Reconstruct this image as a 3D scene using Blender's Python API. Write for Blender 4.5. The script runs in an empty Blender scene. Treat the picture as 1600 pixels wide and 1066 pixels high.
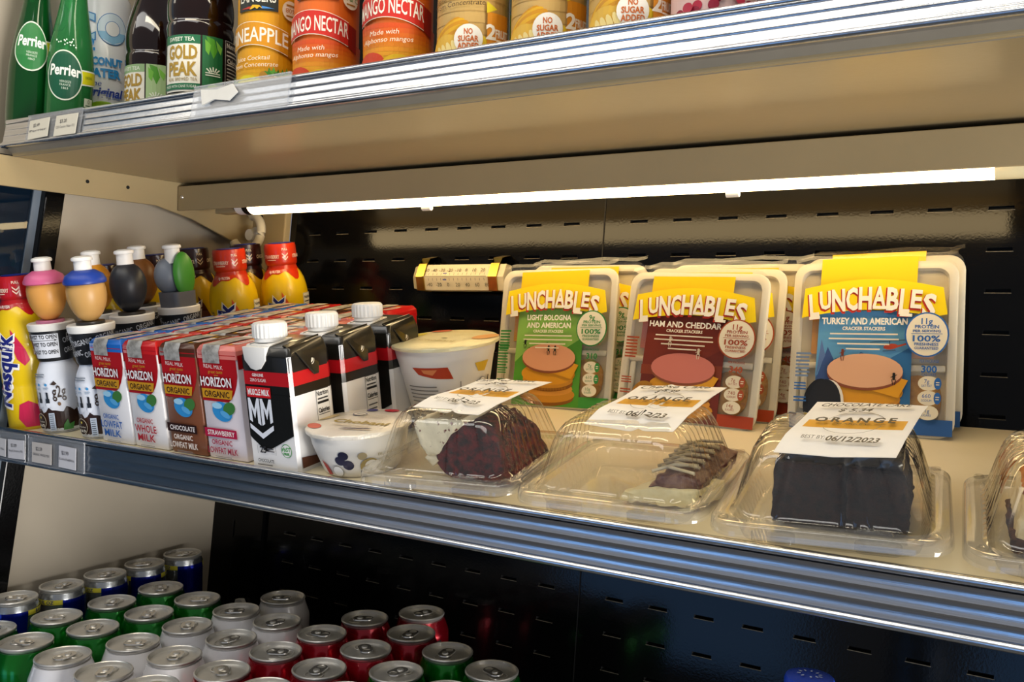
import bpy, bmesh, math, random
from mathutils import Vector, Matrix, geometry, noise
random.seed(7)
R = math.radians
S = bpy.context.scene
COL = S.collection
ZO = 1.35                                   # height of the lens above the shop floor

# ------------------------------------------------------------------ camera, world, lights, exposure
cd = bpy.data.cameras.new('camera'); cam = bpy.data.objects.new('camera', cd); COL.objects.link(cam)
cd.sensor_width = 36; cd.lens = 31.39; cd.clip_start = .02; cd.clip_end = 60
cam.matrix_world = Matrix(((.85146, -.03488, .52326, 0), (.52401, .01709, -.85154, 0), (.02076, .99925, .03283, ZO), (0, 0, 0, 1)))
S.camera = cam
w = bpy.data.worlds.new('world'); S.world = w; w.use_nodes = True
bg = w.node_tree.nodes['Background']; bg.inputs[0].default_value = (.86, .88, .95, 1); bg.inputs[1].default_value = .26


def area(name, loc, target, sx, sy, energy, col):
    l = bpy.data.lights.new(name, 'AREA'); l.shape = 'RECTANGLE'; l.size = sx; l.size_y = sy; l.energy = energy; l.color = col
    o = bpy.data.objects.new(name, l); COL.objects.link(o); o.location = loc
    o.rotation_euler = (Vector(target) - Vector(loc)).to_track_quat('-Z', 'Y').to_euler()
    return o


area('shop_window_light', (-1.7, -3.0, .50), (-.4, .6, 1.1), 1.3, 1.2, 7.5, (.14, .44, 1))
area('shop_window_light', (.1, -3.0, .50), (-.3, .6, 1.1), .75, 1.2, 5.0, (.14, .44, 1))
area('lower_fill_light', (2.6, -.15, .60), (-1, .7, .92), 1.2, 1.0, 130, (1, .97, .93))  # added fill, no real source: brightens the side panel and cans below the middle shelf
area('shop_ceiling_light', (-.75, -.85, 2.75), (-.75, -.2, 1.3), 2.6, .5, 20, (1, .97, .92))
area('shop_ceiling_light', (-2.9, -.6, 2.75), (-2.0, .1, 1.4), 1.4, .7, 11, (1, .9, .74))
area('canopy_light', (-.35, .36, 1.98), (-.42, .62, 1.55), 1.0, .06, 2.6, (1, .88, .66))
S.view_settings.view_transform = 'Standard'; S.view_settings.look = 'None'
S.view_settings.gamma = 1; S.view_settings.use_curve_mapping = False; S.view_settings.exposure = 0


# ------------------------------------------------------------------ materials
def lin(h):
    h = h.lstrip('#'); c = [int(h[i:i + 2], 16) / 255 for i in (0, 2, 4)]
    return tuple(x / 12.92 if x < .04045 else ((x + .055) / 1.055) ** 2.4 for x in c) + (1,)


MATS = {}


def mat(name, hexc, rough=.45, metal=0, spec=.5, var=0, vscale=30, bump=0, bscale=200, coat=0, trans=0, ior=1.45, emit=0, hex2=None, stretch=None, ramp=(.38, .62)):
    if name in MATS: return MATS[name]
    m = bpy.data.materials.new(name); m.use_nodes = True; nt = m.node_tree; p = nt.nodes['Principled BSDF']
    p.inputs['Base Color'].default_value = lin(hexc); p.inputs['Roughness'].default_value = rough; p.inputs['Metallic'].default_value = metal
    p.inputs['Specular IOR Level'].default_value = spec; p.inputs['Coat Weight'].default_value = coat; p.inputs['Coat Roughness'].default_value = .08
    p.inputs['Transmission Weight'].default_value = trans; p.inputs['IOR'].default_value = ior
    if emit: p.inputs['Emission Color'].default_value = lin(hexc); p.inputs['Emission Strength'].default_value = emit
    tc = nt.nodes.new('ShaderNodeTexCoord')
    src = tc.outputs['Object']
    if stretch:
        mp = nt.nodes.new('ShaderNodeMapping'); mp.inputs['Scale'].default_value = stretch; nt.links.new(src, mp.inputs[0]); src = mp.outputs[0]
    if var or hex2:
        n = nt.nodes.new('ShaderNodeTexNoise'); n.inputs['Scale'].default_value = vscale; n.inputs['Detail'].default_value = 6; nt.links.new(src, n.inputs['Vector'])
        r = nt.nodes.new('ShaderNodeValToRGB'); nt.links.new(n.outputs[0], r.inputs[0])
        a = lin(hexc); b = lin(hex2) if hex2 else tuple(c * (1 - var) for c in a[:3]) + (1,)
        r.color_ramp.elements[0].color = b; r.color_ramp.elements[1].color = a
        r.color_ramp.elements[0].position = ramp[0]; r.color_ramp.elements[1].position = ramp[1]
        nt.links.new(r.outputs[0], p.inputs['Base Color'])
    if bump:
        n = nt.nodes.new('ShaderNodeTexNoise'); n.inputs['Scale'].default_value = bscale; n.inputs['Detail'].default_value = 3; nt.links.new(src, n.inputs['Vector'])
        b = nt.nodes.new('ShaderNodeBump'); b.inputs['Strength'].default_value = bump; b.inputs['Distance'].default_value = .002
        nt.links.new(n.outputs[0], b.inputs['Height']); nt.links.new(b.outputs[0], p.inputs['Normal'])
    MATS[name] = m; return m


def ink(h, rough=.4):
    return mat('ink_' + h.strip('#') + ('' if rough == .4 else '_%d' % (rough * 100)), h, rough)


def clear(name, tint='#ffffff', rough=.06, gloss=1.0, alpha=.03):
    """thin clear plastic: transmits straight through, reflects by Fresnel"""
    if name in MATS: return MATS[name]
    m = bpy.data.materials.new(name); m.use_nodes = True; nt = m.node_tree; nt.nodes.clear()
    o = nt.nodes.new('ShaderNodeOutputMaterial'); t = nt.nodes.new('ShaderNodeBsdfTransparent'); t.inputs[0].default_value = lin(tint)
    g = nt.nodes.new('ShaderNodeBsdfGlossy'); g.inputs['Roughness'].default_value = rough
    d = nt.nodes.new('ShaderNodeBsdfDiffuse'); d.inputs[0].default_value = (.85, .85, .85, 1)
    fr = nt.nodes.new('ShaderNodeLayerWeight'); fr.inputs[0].default_value = .5
    pw = nt.nodes.new('ShaderNodeMath'); pw.operation = 'POWER'; pw.inputs[1].default_value = 4.5; nt.links.new(fr.outputs['Facing'], pw.inputs[0])
    mu = nt.nodes.new('ShaderNodeMath'); mu.operation = 'MULTIPLY_ADD'; mu.inputs[1].default_value = .7 * gloss; mu.inputs[2].default_value = .045 * gloss; nt.links.new(pw.outputs[0], mu.inputs[0])
    mx = nt.nodes.new('ShaderNodeMixShader'); nt.links.new(mu.outputs[0], mx.inputs[0])
    ma = nt.nodes.new('ShaderNodeMixShader'); ma.inputs[0].default_value = alpha
    nt.links.new(t.outputs[0], ma.inputs[1]); nt.links.new(d.outputs[0], ma.inputs[2])
    nt.links.new(ma.outputs[0], mx.inputs[1]); nt.links.new(g.outputs[0], mx.inputs[2]); nt.links.new(mx.outputs[0], o.inputs[0])
    MATS[name] = m; return m


def lamp_mat(name, col, strength):
    m = bpy.data.materials.new(name); m.use_nodes = True; nt = m.node_tree; nt.nodes.clear()
    o = nt.nodes.new('ShaderNodeOutputMaterial'); e = nt.nodes.new('ShaderNodeEmission'); e.inputs[0].default_value = (*col, 1); e.inputs[1].default_value = strength
    nt.links.new(e.outputs[0], o.inputs[0]); MATS[name] = m; return m


M_black = mat('black_powder_coat', '#09090a', .11, spec=.24, var=.3, vscale=14, bump=.03, bscale=420)
M_slot = mat('slot_shadow_steel', '#050505', .7)
M_beige = mat('beige_enamel', '#a8956f', .3, var=.06, vscale=7, bump=.05, bscale=120)
M_beige2 = mat('beige_side_enamel', '#b5aa98', .38, var=.08, vscale=5, bump=.04, bscale=90)
M_alu = mat('brushed_aluminium', '#d2d4d8', .24, metal=1, var=.12, vscale=30, stretch=(.6, 30, 30), bump=.06, bscale=60)
M_lid = mat('can_aluminium', '#e0ddd7', .32, metal=.7, var=.08, vscale=60)
M_foil = mat('silver_foil', '#cbc9c4', .4, metal=.3, hex2='#8f8d88', vscale=90, bump=.5, bscale=140)
M_clear = clear('clear_plastic')
M_dome = clear('clear_clamshell_plastic', '#fcfbf7', .06, 1.5, .02)
M_rim = clear('clear_clamshell_rim', '#fcfbf7', .08, 1.6, .10)
M_film = clear('clear_wrap_film', '#ffffff', .12, .8, .02)
M_holder = clear('clear_tag_holder', '#eef1f5', .15, 1.0, .14)
M_glass = clear('side_glass', '#8fa5b4', .02, 1.0, .0)
M_white = mat('white_plastic', '#e9e7e2', .38, var=.03)
M_paper = mat('white_paper', '#f2f0ec', .6, var=.03, vscale=80)
M_shelf = mat('cream_shelf_enamel', '#dccfae', .35, var=.05, vscale=9)
M_rubber = mat('black_plastic', '#0b0b0c', .4, var=.2)


# ------------------------------------------------------------------ mesh builder
class MB:
    def __init__(self): self.v = []; self.f = []; self.m = []; self.mats = []

    def mi(self, m):
        if m not in self.mats: self.mats.append(m)
        return self.mats.index(m)

    def add(self, vs, fs, m):
        o = len(self.v); k = self.mi(m); self.v += [tuple(x) for x in vs]
        for f in fs: self.f.append(tuple(i + o for i in f)); self.m.append(k)
        return self

    def box(self, x0, x1, y0, y1, z0, z1, m):
        vs = [(x, y, z) for z in (z0, z1) for y in (y0, y1) for x in (x0, x1)]
        return self.add(vs, [(0, 2, 3, 1), (4, 5, 7, 6), (0, 1, 5, 4), (2, 6, 7, 3), (0, 4, 6, 2), (1, 3, 7, 5)], m)

    def loops(self, ls, m, cap0=True, cap1=True, closed=True):
        n = len(ls[0]); vs = [p for l in ls for p in l]; fs = []
        for i in range(len(ls) - 1):
            for j in range(n if closed else n - 1):
                a = i * n + j; b = i * n + (j + 1) % n
                fs.append((a, b, b + n, a + n))
        if cap0: fs.append(tuple(range(n - 1, -1, -1)))
        if cap1: fs.append(tuple((len(ls) - 1) * n + j for j in range(n)))
        return self.add(vs, fs, m)

    def lathe(self, prof, m, seg=36, c=(0, 0)):
        ls = []
        for r, z in prof:
            r = max(r, 1e-5)
            ls.append([(c[0] + r * math.sin(2 * math.pi * k / seg), c[1] - r * math.cos(2 * math.pi * k / seg), z) for k in range(seg)])
        return self.loops(ls, m, prof[0][0] > 1e-4, prof[-1][0] > 1e-4)

    def prism(self, poly, axis, a, b, m):
        def P(p, t): return {'x': (t, p[0], p[1]), 'y': (p[0], t, p[1]), 'z': (p[0], p[1], t)}[axis]
        n = len(poly)
        return self.loops([[P(p, a) for p in poly], [P(p, b) for p in poly]], m)

    def tube(self, path, r, m, seg=10, caps=True):
        P = [Vector(p) for p in path]; ls = []; up = Vector((0.13, .21, .97))
        for i, p in enumerate(P):
            t = (P[min(i + 1, len(P) - 1)] - P[max(i - 1, 0)]).normalized()
            a = t.cross(up)
            if a.length < .05: a = t.cross(Vector((1, 0, 0)))
            a.normalize(); b = t.cross(a).normalized()
            rr = r[i] if isinstance(r, (list, tuple)) else r
            ls.append([tuple(p + a * (rr * math.cos(2 * math.pi * k / seg)) + b * (rr * math.sin(2 * math.pi * k / seg))) for k in range(seg)])
        return self.loops(ls, m, caps, caps)

    def build(self, name, parent=None, smooth=38, bevel=0, bseg=2, bang=40):
        me = bpy.data.meshes.new(name); me.from_pydata(self.v, [], self.f)
        for m in self.mats: me.materials.append(m)
        me.polygons.foreach_set('material_index', self.m)
        bm = bmesh.new(); bm.from_mesh(me)
        bmesh.ops.recalc_face_normals(bm, faces=bm.faces)
        if bevel:
            es = [e for e in bm.edges if len(e.link_faces) == 2 and e.calc_face_angle(0) > R(bang)]
            bmesh.ops.bevel(bm, geom=es, offset=bevel, segments=bseg, affect='EDGES', profile=.5, clamp_overlap=True)
        bm.to_mesh(me); bm.free()
        if smooth: me.shade_smooth(); me.set_sharp_from_angle(angle=R(smooth))
        o = bpy.data.objects.new(name, me); COL.objects.link(o)
        if parent: o.parent = parent
        return o


def rrect(w_, h_, r, n=5, cx=0, cy=0):
    pts = []
    for sx, sy, a0 in ((1, 1, 0), (-1, 1, 90), (-1, -1, 180), (1, -1, 270)):
        for k in range(n + 1):
            a = R(a0 + 90 * k / n)
            pts.append((cx + sx * (w_ / 2 - r) + r * math.cos(a), cy + sy * (h_ / 2 - r) + r * math.sin(a)))
    return pts


# ------------------------------------------------------------------ text outlines and flat print
_tc = bpy.data.curves.new('type', 'FONT'); _tc.resolution_u = 2; _tc.fill_mode = 'FRONT'
_to = bpy.data.objects.new('type', _tc); COL.objects.link(_to)
_cache = {}


def glyphs(s, bold=0, shear=0, space=1.0):
    k = (s, bold, shear, space)
    if k not in _cache:
        _tc.body = s; _tc.offset = bold; _tc.shear = shear; _tc.space_character = space
        dg = bpy.context.evaluated_depsgraph_get(); dg.update()
        me = bpy.data.meshes.new_from_object(_to.evaluated_get(dg))
        vs = [(v.co.x, v.co.y) for v in me.vertices]; fs = [tuple(p.vertices) for p in me.polygons]
        bpy.data.meshes.remove(me)
        if vs:
            x0 = min(v[0] for v in vs); x1 = max(v[0] for v in vs)
            vs = [((x - (x0 + x1) / 2) / .69, (y - .345) / .69) for x, y in vs]
            wd = (x1 - x0) / .69
        else: wd = 0
        _cache[k] = (vs, fs, wd)
    return _cache[k]


def soften(P, it=2):
    for _ in range(it):
        Q = [P[0]]
        for a, b in zip(P, P[1:]):
            Q.append((a[0] * .75 + b[0] * .25, a[1] * .75 + b[1] * .25)); Q.append((a[0] * .25 + b[0] * .75, a[1] * .25 + b[1] * .75))
        Q.append(P[-1]); P = Q
    return P


class Print:
    """flat ink shapes in (u, v); mapped onto a surface when built, each layer a hair above the last"""
    def __init__(self): self.it = []; self.n = 0

    def poly(self, pts, col):
        self.n += 1
        tri = geometry.tessellate_polygon([[Vector((p[0], p[1], 0)) for p in pts]])
        self.it.append((list(pts), [tuple(t) for t in tri], col, self.n)); return self

    def rect(self, cx, cy, w_, h_, col, rot=0):
        c, s = math.cos(R(rot)), math.sin(R(rot))
        return self.poly([(cx + x * c - y * s, cy + x * s + y * c) for x, y in ((-w_ / 2, -h_ / 2), (w_ / 2, -h_ / 2), (w_ / 2, h_ / 2), (-w_ / 2, h_ / 2))], col)

    def ell(self, cx, cy, a, b, col, n=20, rot=0):
        c, s = math.cos(R(rot)), math.sin(R(rot)); P = []
        for k in range(n):
            t = 2 * math.pi * k / n; x, y = a * math.cos(t), b * math.sin(t); P.append((cx + x * c - y * s, cy + x * s + y * c))
        return self.poly(P, col)

    def text(self, s, cx, cy, h, col, w_=None, bold=.0, rot=0, shear=0, arc=0, align='c', space=1.0, skew=0):
        vs, fs, wd = glyphs(s, bold, shear, space); self.n += 1
        if not vs: return self
        sx = (w_ / wd) if w_ else h
        off = 0 if align == 'c' else (wd * sx / 2 if align == 'l' else -wd * sx / 2)
        c, sn = math.cos(R(rot)), math.sin(R(rot)); P = []
        for x, y in vs:
            x = x * sx + off; y = y * h + arc * x * x + skew * x
            P.append((cx + x * c - y * sn, cy + x * sn + y * c))
        self.it.append((P, fs, col, self.n)); return self

    def outlined(self, s, cx, cy, h, col, oc, w_=None, bold=.02, ob=.07, **k):
        vs, fs, wd = glyphs(s, bold, k.get('shear', 0), k.get('space', 1.0)); vs2, f2, wd2 = glyphs(s, ob, k.get('shear', 0), k.get('space', 1.0))
        W = w_ or wd * h
        self.text(s, cx, cy, h, oc, w_=W * wd2 / max(wd, 1e-6), bold=ob, **k); self.text(s, cx, cy, h, col, w_=W, bold=bold, **k); return self

    def lines(self, cx, cy, w_, h_, n, col, frac=.45, jag=.15):
        rnd = random.Random(n * 13 + int(abs(cx) * 1e4)); d = h_ / n; self.n += 1; P = []; F = []
        for i in range(n):
            ww = w_ * (1 - jag * rnd.random()); y = cy + h_ / 2 - d * (i + .5); b = len(P)
            P += [(cx - w_ / 2, y - d * frac / 2), (cx - w_ / 2 + ww, y - d * frac / 2), (cx - w_ / 2 + ww, y + d * frac / 2), (cx - w_ / 2, y + d * frac / 2)]
            F.append((b, b + 1, b + 2, b + 3))
        self.it.append((P, F, col, self.n)); return self

    def build(self, name, fn, parent, du=None, dv=None, step=.00012, rough=.4):
        mb = MB()
        for P, F, col, n in self.it:
            m = ink(col, rough) if isinstance(col, str) else col; vs = []; fs = []
            polys = [[P[i] for i in f] for f in F]
            if du: polys = slice_polys(polys, 0, du)
            if dv: polys = slice_polys(polys, 1, dv)
            for p in polys:
                b = len(vs); vs += [fn(x, y, n * step) for x, y in p]; fs.append(tuple(range(b, b + len(p))))
            mb.add(vs, fs, m)
        me = bpy.data.meshes.new(name); me.from_pydata(mb.v, [], mb.f)
        for m in mb.mats: me.materials.append(m)
        me.polygons.foreach_set('material_index', mb.m)
        o = bpy.data.objects.new(name, me); COL.objects.link(o); o.parent = parent
        return o


def slice_polys(polys, ax, d):
    out = []
    for p in polys:
        lo = min(q[ax] for q in p); hi = max(q[ax] for q in p)
        k0 = math.floor(lo / d); k1 = math.floor((hi - 1e-9) / d)
        if k0 >= k1: out.append(p); continue
        rest = p
        for k in range(k0 + 1, k1 + 1):
            t = k * d; a = []; b = []
            for i in range(len(rest)):
                A = rest[i]; B = rest[(i + 1) % len(rest)]
                if A[ax] <= t: a.append(A)
                if A[ax] >= t: b.append(A)
                if (A[ax] - t) * (B[ax] - t) < 0:
                    f = (t - A[ax]) / (B[ax] - A[ax]); C = (A[0] + f * (B[0] - A[0]), A[1] + f * (B[1] - A[1])); a.append(C); b.append(C)
            if len(a) > 2: out.append(a)
            rest = b
            if len(rest) < 3: break
        if len(rest) > 2: out.append(rest)
    return out


def prof_r(prof):
    P = sorted([(z, r) for r, z in prof])
    def f(z):
        for i in range(len(P) - 1):
            if P[i][0] <= z <= P[i + 1][0]:
                d = P[i + 1][0] - P[i][0]; t = (z - P[i][0]) / d if d > 1e-9 else 0
                return P[i][1] + t * (P[i + 1][1] - P[i][1])
        return P[-1][1] if z > P[-1][0] else P[0][1]
    return f


def wrap(r, a0=0, lift=.0002):
    """cylinder map; u is arc length at the radius, a0 turns the front towards +x"""
    def fn(u, v, n):
        rr = r(v) if callable(r) else r
        r0 = r(v) if not callable(r) else wrap_ref
        a = u / REF[0] + R(a0); q = rr + lift + n
        return (q * math.sin(a), -q * math.cos(a), v)
    return fn


REF = [.03]; wrap_ref = .03


def wrapr(r, ref, a0=0, lift=.0002):
    def fn(u, v, n):
        rr = r(v) if callable(r) else r
        a = u / ref + R(a0); q = rr + lift + n
        return (q * math.sin(a), -q * math.cos(a), v)
    return fn


def face(y, lift=.0002): return lambda u, v, n: (u, y - lift - n, v)          # print on a front face
def sidex(x, lift=.0002): return lambda u, v, n: (x + lift + n, u, v)        # print on a face looking to +x


# ------------------------------------------------------------------ things
def thing(name, label, cat, loc=(0, 0, 0), M=None, group=None, rz=0):
    o = bpy.data.objects.new(name, None); COL.objects.link(o); o.empty_display_size = .03
    o.matrix_basis = M if M is not None else Matrix.Translation(loc) @ Matrix.Rotation(rz, 4, 'Z')
    tag(o, label, cat, group); return o


def tag(o, label, cat, group=None):
    o['label'] = label; o['category'] = cat
    if group: o['group'] = group
    return o


def struct(o): o['kind'] = 'structure'; return o


def dup(root, M, label, group=None):
    r = root.copy(); COL.objects.link(r); r.matrix_basis = M; r['label'] = label
    if group: r['group'] = group
    for ch in root.children:
        c = ch.copy(); COL.objects.link(c); c.parent = r
        for g in ch.children:
            d = g.copy(); COL.objects.link(d); d.parent = c
    return r


TILT = R(9.035)
SH = Matrix.Translation((0, .56, ZO - .1477)) @ Matrix.Rotation(TILT, 4, 'X')     # frame of the tilted middle shelf
DR = Matrix.Translation((-1.02, 0, 0)) @ Matrix.Rotation(R(.36), 4, 'Y') @ Matrix.Translation((1.02, 0, 0))   # the upper shelf hangs a little low at its far end


def on_shelf(x, s, yaw=0, h=0, lean=0, sc=1):
    return SH @ Matrix.Translation((x, s, h)) @ Matrix.Rotation(R(yaw), 4, 'Z') @ Matrix.Rotation(R(lean), 4, 'X') @ Matrix.Diagonal((1, 1, sc, 1))


def on_top(x, y, z=.19, yaw=0, ry=0):
    return DR @ Matrix.Translation((x, y, ZO + z)) @ Matrix.Rotation(R(ry), 4, 'Y') @ Matrix.Rotation(R(yaw), 4, 'Z')

# ================================================================== the cooler: walls
def wy(z): return .9157 + .0995 * z            # front of the back panel, leaning back


def holed(mb, xs0, xs1, zs0, zs1, rows, m, mh, depth, yf, rim=None):
    """plate facing -y with rectangular pockets; rows = [(z0, z1, [(x0, x1), ...])] from the bottom up"""
    def q(x0, x1, z0, z1):
        mb.add([(x0, yf(z0), z0 + ZO), (x1, yf(z0), z0 + ZO), (x1, yf(z1), z1 + ZO), (x0, yf(z1), z1 + ZO)], [(0, 1, 2, 3)], m)
    z = zs0
    for z0, z1, hs in rows:
        q(xs0, xs1, z, z0); x = xs0
        for a, b in hs:
            q(x, a, z0, z1); x = b
            if rim: mb.add([(a - .0006, yf(z0) - .0002, z0 - .0005 + ZO), (b + .0006, yf(z0) - .0002, z0 - .0005 + ZO), (b + .0006, yf(z0) - .0002, z0 + .0002 + ZO), (a - .0006, yf(z0) - .0002, z0 + .0002 + ZO)], [(0, 1, 2, 3)], rim)
            F = [(a, yf(z0), z0 + ZO), (b, yf(z0), z0 + ZO), (b, yf(z1), z1 + ZO), (a, yf(z1), z1 + ZO)]
            mb.add(F + [(p[0], p[1] + depth, p[2]) for p in F], [(0, 1, 5, 4), (1, 2, 6, 5), (2, 3, 7, 6), (3, 0, 4, 7), (4, 5, 6, 7)], mh)
        q(x, xs1, z0, z1); z = z1
    q(xs0, xs1, z, zs1)


rows = []
for k in range(16, -3, -1):
    zc = .1035 - .0378 * k
    hs = [(-.897 + .0508 * n - .0104, -.897 + .0508 * n + .0104) for n in range(0, 9)] + [(-.4057 + .0508 * n - .0104, -.4057 + .0508 * n + .0104) for n in range(0, 19)]
    rows.append((zc - .0018, zc + .0018, hs))
mb = MB(); holed(mb, -.9456, .62, -.62, .75, rows, M_black, M_slot, .008, wy, mat('worn_slot_edge', '#6a6354', .5, var=.4, vscale=300))
back = struct(mb.build('wall_back', smooth=0))
mb = MB(); mb.add([(x, wy(z) - .0006, z + ZO) for x, z in ((-.449, -.62), (-.4475, -.62), (-.4475, .75), (-.449, .75))], [(0, 1, 2, 3)], M_slot); mb.build('panel_seam', back, smooth=0)
uy = lambda z: wy(z) - .006
mb = MB(); rows = []
for k in range(12):
    z = -.60 + .0447 * k; rows.append((z, z + .024, [(-1.004, -1.0)]))
holed(mb, -1.046, -.9456, -.62, .0, rows, M_black, M_slot, .005, uy)
mb.add([(-.9456, uy(z), z + ZO) for z in (-.62, 0)] + [(-.9456, wy(z), z + ZO) for z in (0, -.62)], [(0, 1, 2, 3)], M_black)
struct(mb.build('trim_1', smooth=0))
mb = MB()
for x0, x1, z0, z1 in ((-1.046, -.9456, .0, .75),):
    mb.loops([[(x0, wy(z0) - .012, z0 + ZO), (x1, wy(z0) - .012, z0 + ZO), (x1, wy(z1) - .012, z1 + ZO), (x0, wy(z1) - .012, z1 + ZO)],
              [(x0, wy(z0), z0 + ZO), (x1, wy(z0), z0 + ZO), (x1, wy(z1), z1 + ZO), (x0, wy(z1), z1 + ZO)]], M_beige)
struct(mb.build('trim_2', smooth=0, bevel=.002))

WX = -1.046
py = lambda z: .641 + .147 * (z - .1285)       # back edge of the sloping post of the glass end
mb = MB()
mb.prism([(py(-.62), ZO - .62), (.98, ZO - .62), (.98, ZO + .8), (.45, ZO + .8), (.45, ZO + .17), (py(.17), ZO + .17)], 'x', WX - .03, WX, M_beige2)
wl = struct(mb.build('wall_left', smooth=0))
mb = MB(); mb.prism([(py(-.62) - .024, ZO - .62), (py(-.62), ZO - .62), (py(.17), ZO + .17), (py(.17) - .024, ZO + .17)], 'x', WX - .012, WX + .012, M_black)
f1 = struct(mb.build('window_1', smooth=0, bevel=.0015)); f1['label'] = 'sloping black post of the glass end panel'
mb = MB(); mb.prism([(py(-.62) - .033, ZO - .62), (py(-.62) - .024, ZO - .62), (py(.17) - .024, ZO + .17), (py(.17) - .033, ZO + .17)], 'x', WX - .006, WX + .002, mat('grey_seal', '#6f7a86', .5, var=.1))
mb.build('seal_strip', f1, smooth=0)
mb = MB(); mb.prism([(.02, ZO - .62), (py(-.62) - .033, ZO - .62), (py(.17) - .033, ZO + .17), (.02, ZO + .17)], 'x', WX - .004, WX, M_glass)
mb.build('glass_pane', f1, smooth=0)
mb = MB(); mb.box(-1.9, -1.86, -.2, 1.2, ZO - .7, ZO + .9, mat('dark_blue_enamel', '#7f9bb0', .6, var=.4, vscale=3)); struct(mb.build('wall_outer', smooth=0))
mb = MB(); mb.box(-2.5, 1.5, -4, 1.2, -.02, 0, mat('grey_vinyl_floor', '#5a564f', .5, var=.2, vscale=2)); struct(mb.build('floor', smooth=0))


# ================================================================== shelves
def rail_profile(z0, z1, y, depth, ribs, lean=0, flat=False):
    H = z1 - z0; P = []
    b = .0028; n = 8
    for k in range(n + 1):                                   # bottom bead
        a = R(-110 + 200 * k / n); P.append((y - .0012 - b * math.cos(a) + b * .2, z0 + b + b * math.sin(a)))
    a0 = z0 + 2 * b + .0008; a1 = z1 - 2 * b - .0006; d = (a1 - a0) / ribs
    for i in range(ribs):
        for k in range(9):
            t = k / 8; P.append((y - .0018 + depth * (min(1, 7 * math.sin(math.pi * t)) if flat else math.sin(math.pi * t)) + lean * ((a0 + d * (i + t)) - z0) / H, a0 + d * (i + t)))
    P.append((y + .0024 + lean, a1 + .0003))                        # dark groove under the bead
    for k in range(n + 1):
        a = R(-60 + 180 * k / n); P.append((y - .0002 + lean - b * math.cos(a), z1 - b + b * math.sin(a)))
    P += [(y + .006 + lean, z1 - .001), (y + .006, z0)]
    return [(p[0], p[1] + ZO) for p in P]


def group_matrix(root, M):
    root.matrix_basis = M


# upper shelf
us = thing('display_shelf', 'upper cream shelf with a ribbed metal front rail holding the bottles', 'shelf', M=DR)
mb = MB(); mb.box(-1.02, .45, .563, .816, ZO + .163, ZO + .19, M_beige); mb.build('shelf_panel', us, smooth=0, bevel=.0015)
mb = MB(); mb.box(-1.02, .45, .818, .905, ZO + .172, ZO + .19, M_rubber); mb.build('rear_channel', us, smooth=0)
mb = MB(); mb.prism([(.556, ZO + .173), (.5665, ZO + .1625), (.5665, ZO + .176), (.562, ZO + .18)], 'x', -1.02, .45, mat('grey_hem', '#8d8678', .4, var=.1)); mb.build('hem', us, smooth=0)
mb = MB(); mb.prism(rail_profile(.1705, .2028, .554, .0006, 3, .006, True), 'x', -1.022, .45, M_alu); mb.build('front_rail', us, smooth=50)
mb = MB(); mb.prism([(.545, ZO + .1635), (.545, ZO + .129), (.752, ZO + .129), (.81, ZO + .1165), (.9, ZO + .085), (.916, ZO + .084), (.92, ZO + .1635)], 'x', -1.0245, -1.0205, M_beige)
br = mb.build('side_bracket', us, smooth=0, bevel=.001)
for y in (.655, .71):
    mb = MB(); mb.tube([(-1.0212, y, ZO + .147), (-1.0196, y, ZO + .147)], .0022, M_slot, 12); mb.build('screw_hole', br, smooth=0)
# middle shelf
ms = thing('display_shelf', 'middle cream shelf with a ribbed metal front rail holding cartons and cakes', 'shelf')
mb = MB(); mb.box(-1.03, .45, .004, .338, -.016, 0, M_shelf); o = mb.build('shelf_panel', ms, smooth=0, bevel=.001); o.matrix_basis = SH
mb = MB(); mb.prism(rail_profile(-.1815, -.1425, .5585, .0009, 3), 'x', -1.035, .45, M_alu); mb.build('front_rail', ms, smooth=50)
# lower deck
ds = thing('display_deck', 'dark bottom deck of the cooler under the soda cans', 'shelf')
mb = MB(); mb.box(-1.04, .45, .40, .862, ZO - .5, ZO - .4735, mat('grey_deck_steel', '#6a6864', .45, var=.2)); mb.build('deck_panel', ds, smooth=0, bevel=.001)
mb = MB(); mb.prism(rail_profile(-.515, -.455, .395, .0024, 3), 'x', -1.04, .45, M_alu); mb.build('front_rail', ds, smooth=50)

# ================================================================== lamp under the upper shelf
lf = thing('light_fixture', 'long beige fluorescent strip light hung under the upper shelf', 'lamp', M=DR)
mb = MB(); mb.box(-1.019, .4, .784, .7868, ZO + .1253, ZO + .1578, M_beige); mb.box(-1.019, .4, .7868, .885, ZO + .155, ZO + .1578, M_beige)
mb.build('channel', lf, smooth=0, bevel=.0008)
mb = MB(); mb.tube([(-1.0105, .7846, ZO + .143), (-1.0105, .7826, ZO + .143)], [.0028, .002], M_lid, 12); mb.build('screw', lf)
TUBE = lamp_mat('fluorescent_tube', (1, .73, .37), 12)
mb = MB(); mb.tube([(-.898, .806, ZO + .1317), (-.058, .806, ZO + .1317)], .013, TUBE, 20, False); mb.build('lamp_tube', lf)
mb = MB(); mb.tube([(-.908, .806, ZO + .1317), (-.898, .806, ZO + .1317)], .0132, M_rubber, 20); mb.tube([(-.922, .806, ZO + .1317), (-.908, .806, ZO + .1317)], .0128, M_white, 20)
mb.box(-.96, -.922, .797, .815, ZO + .121, ZO + .155, M_beige); mb.build('lamp_socket', lf)
mb = MB(); mb.tube([(-.058, .806, ZO + .1317), (-.03, .806, ZO + .1317)], .0131, mat('tube_end', '#f3e6b8', .4, var=.03), 20); mb.box(-.03, -.005, .797, .815, ZO + .121, ZO + .155, M_rubber); mb.build('lamp_socket', lf)
for x in (-.62, -.27):
    mb = MB(); mb.tube([(x - .006, .806, ZO + .117), (x + .006, .806, ZO + .117)], .0032, M_white, 10); mb.build('tube_clip', lf)

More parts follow.
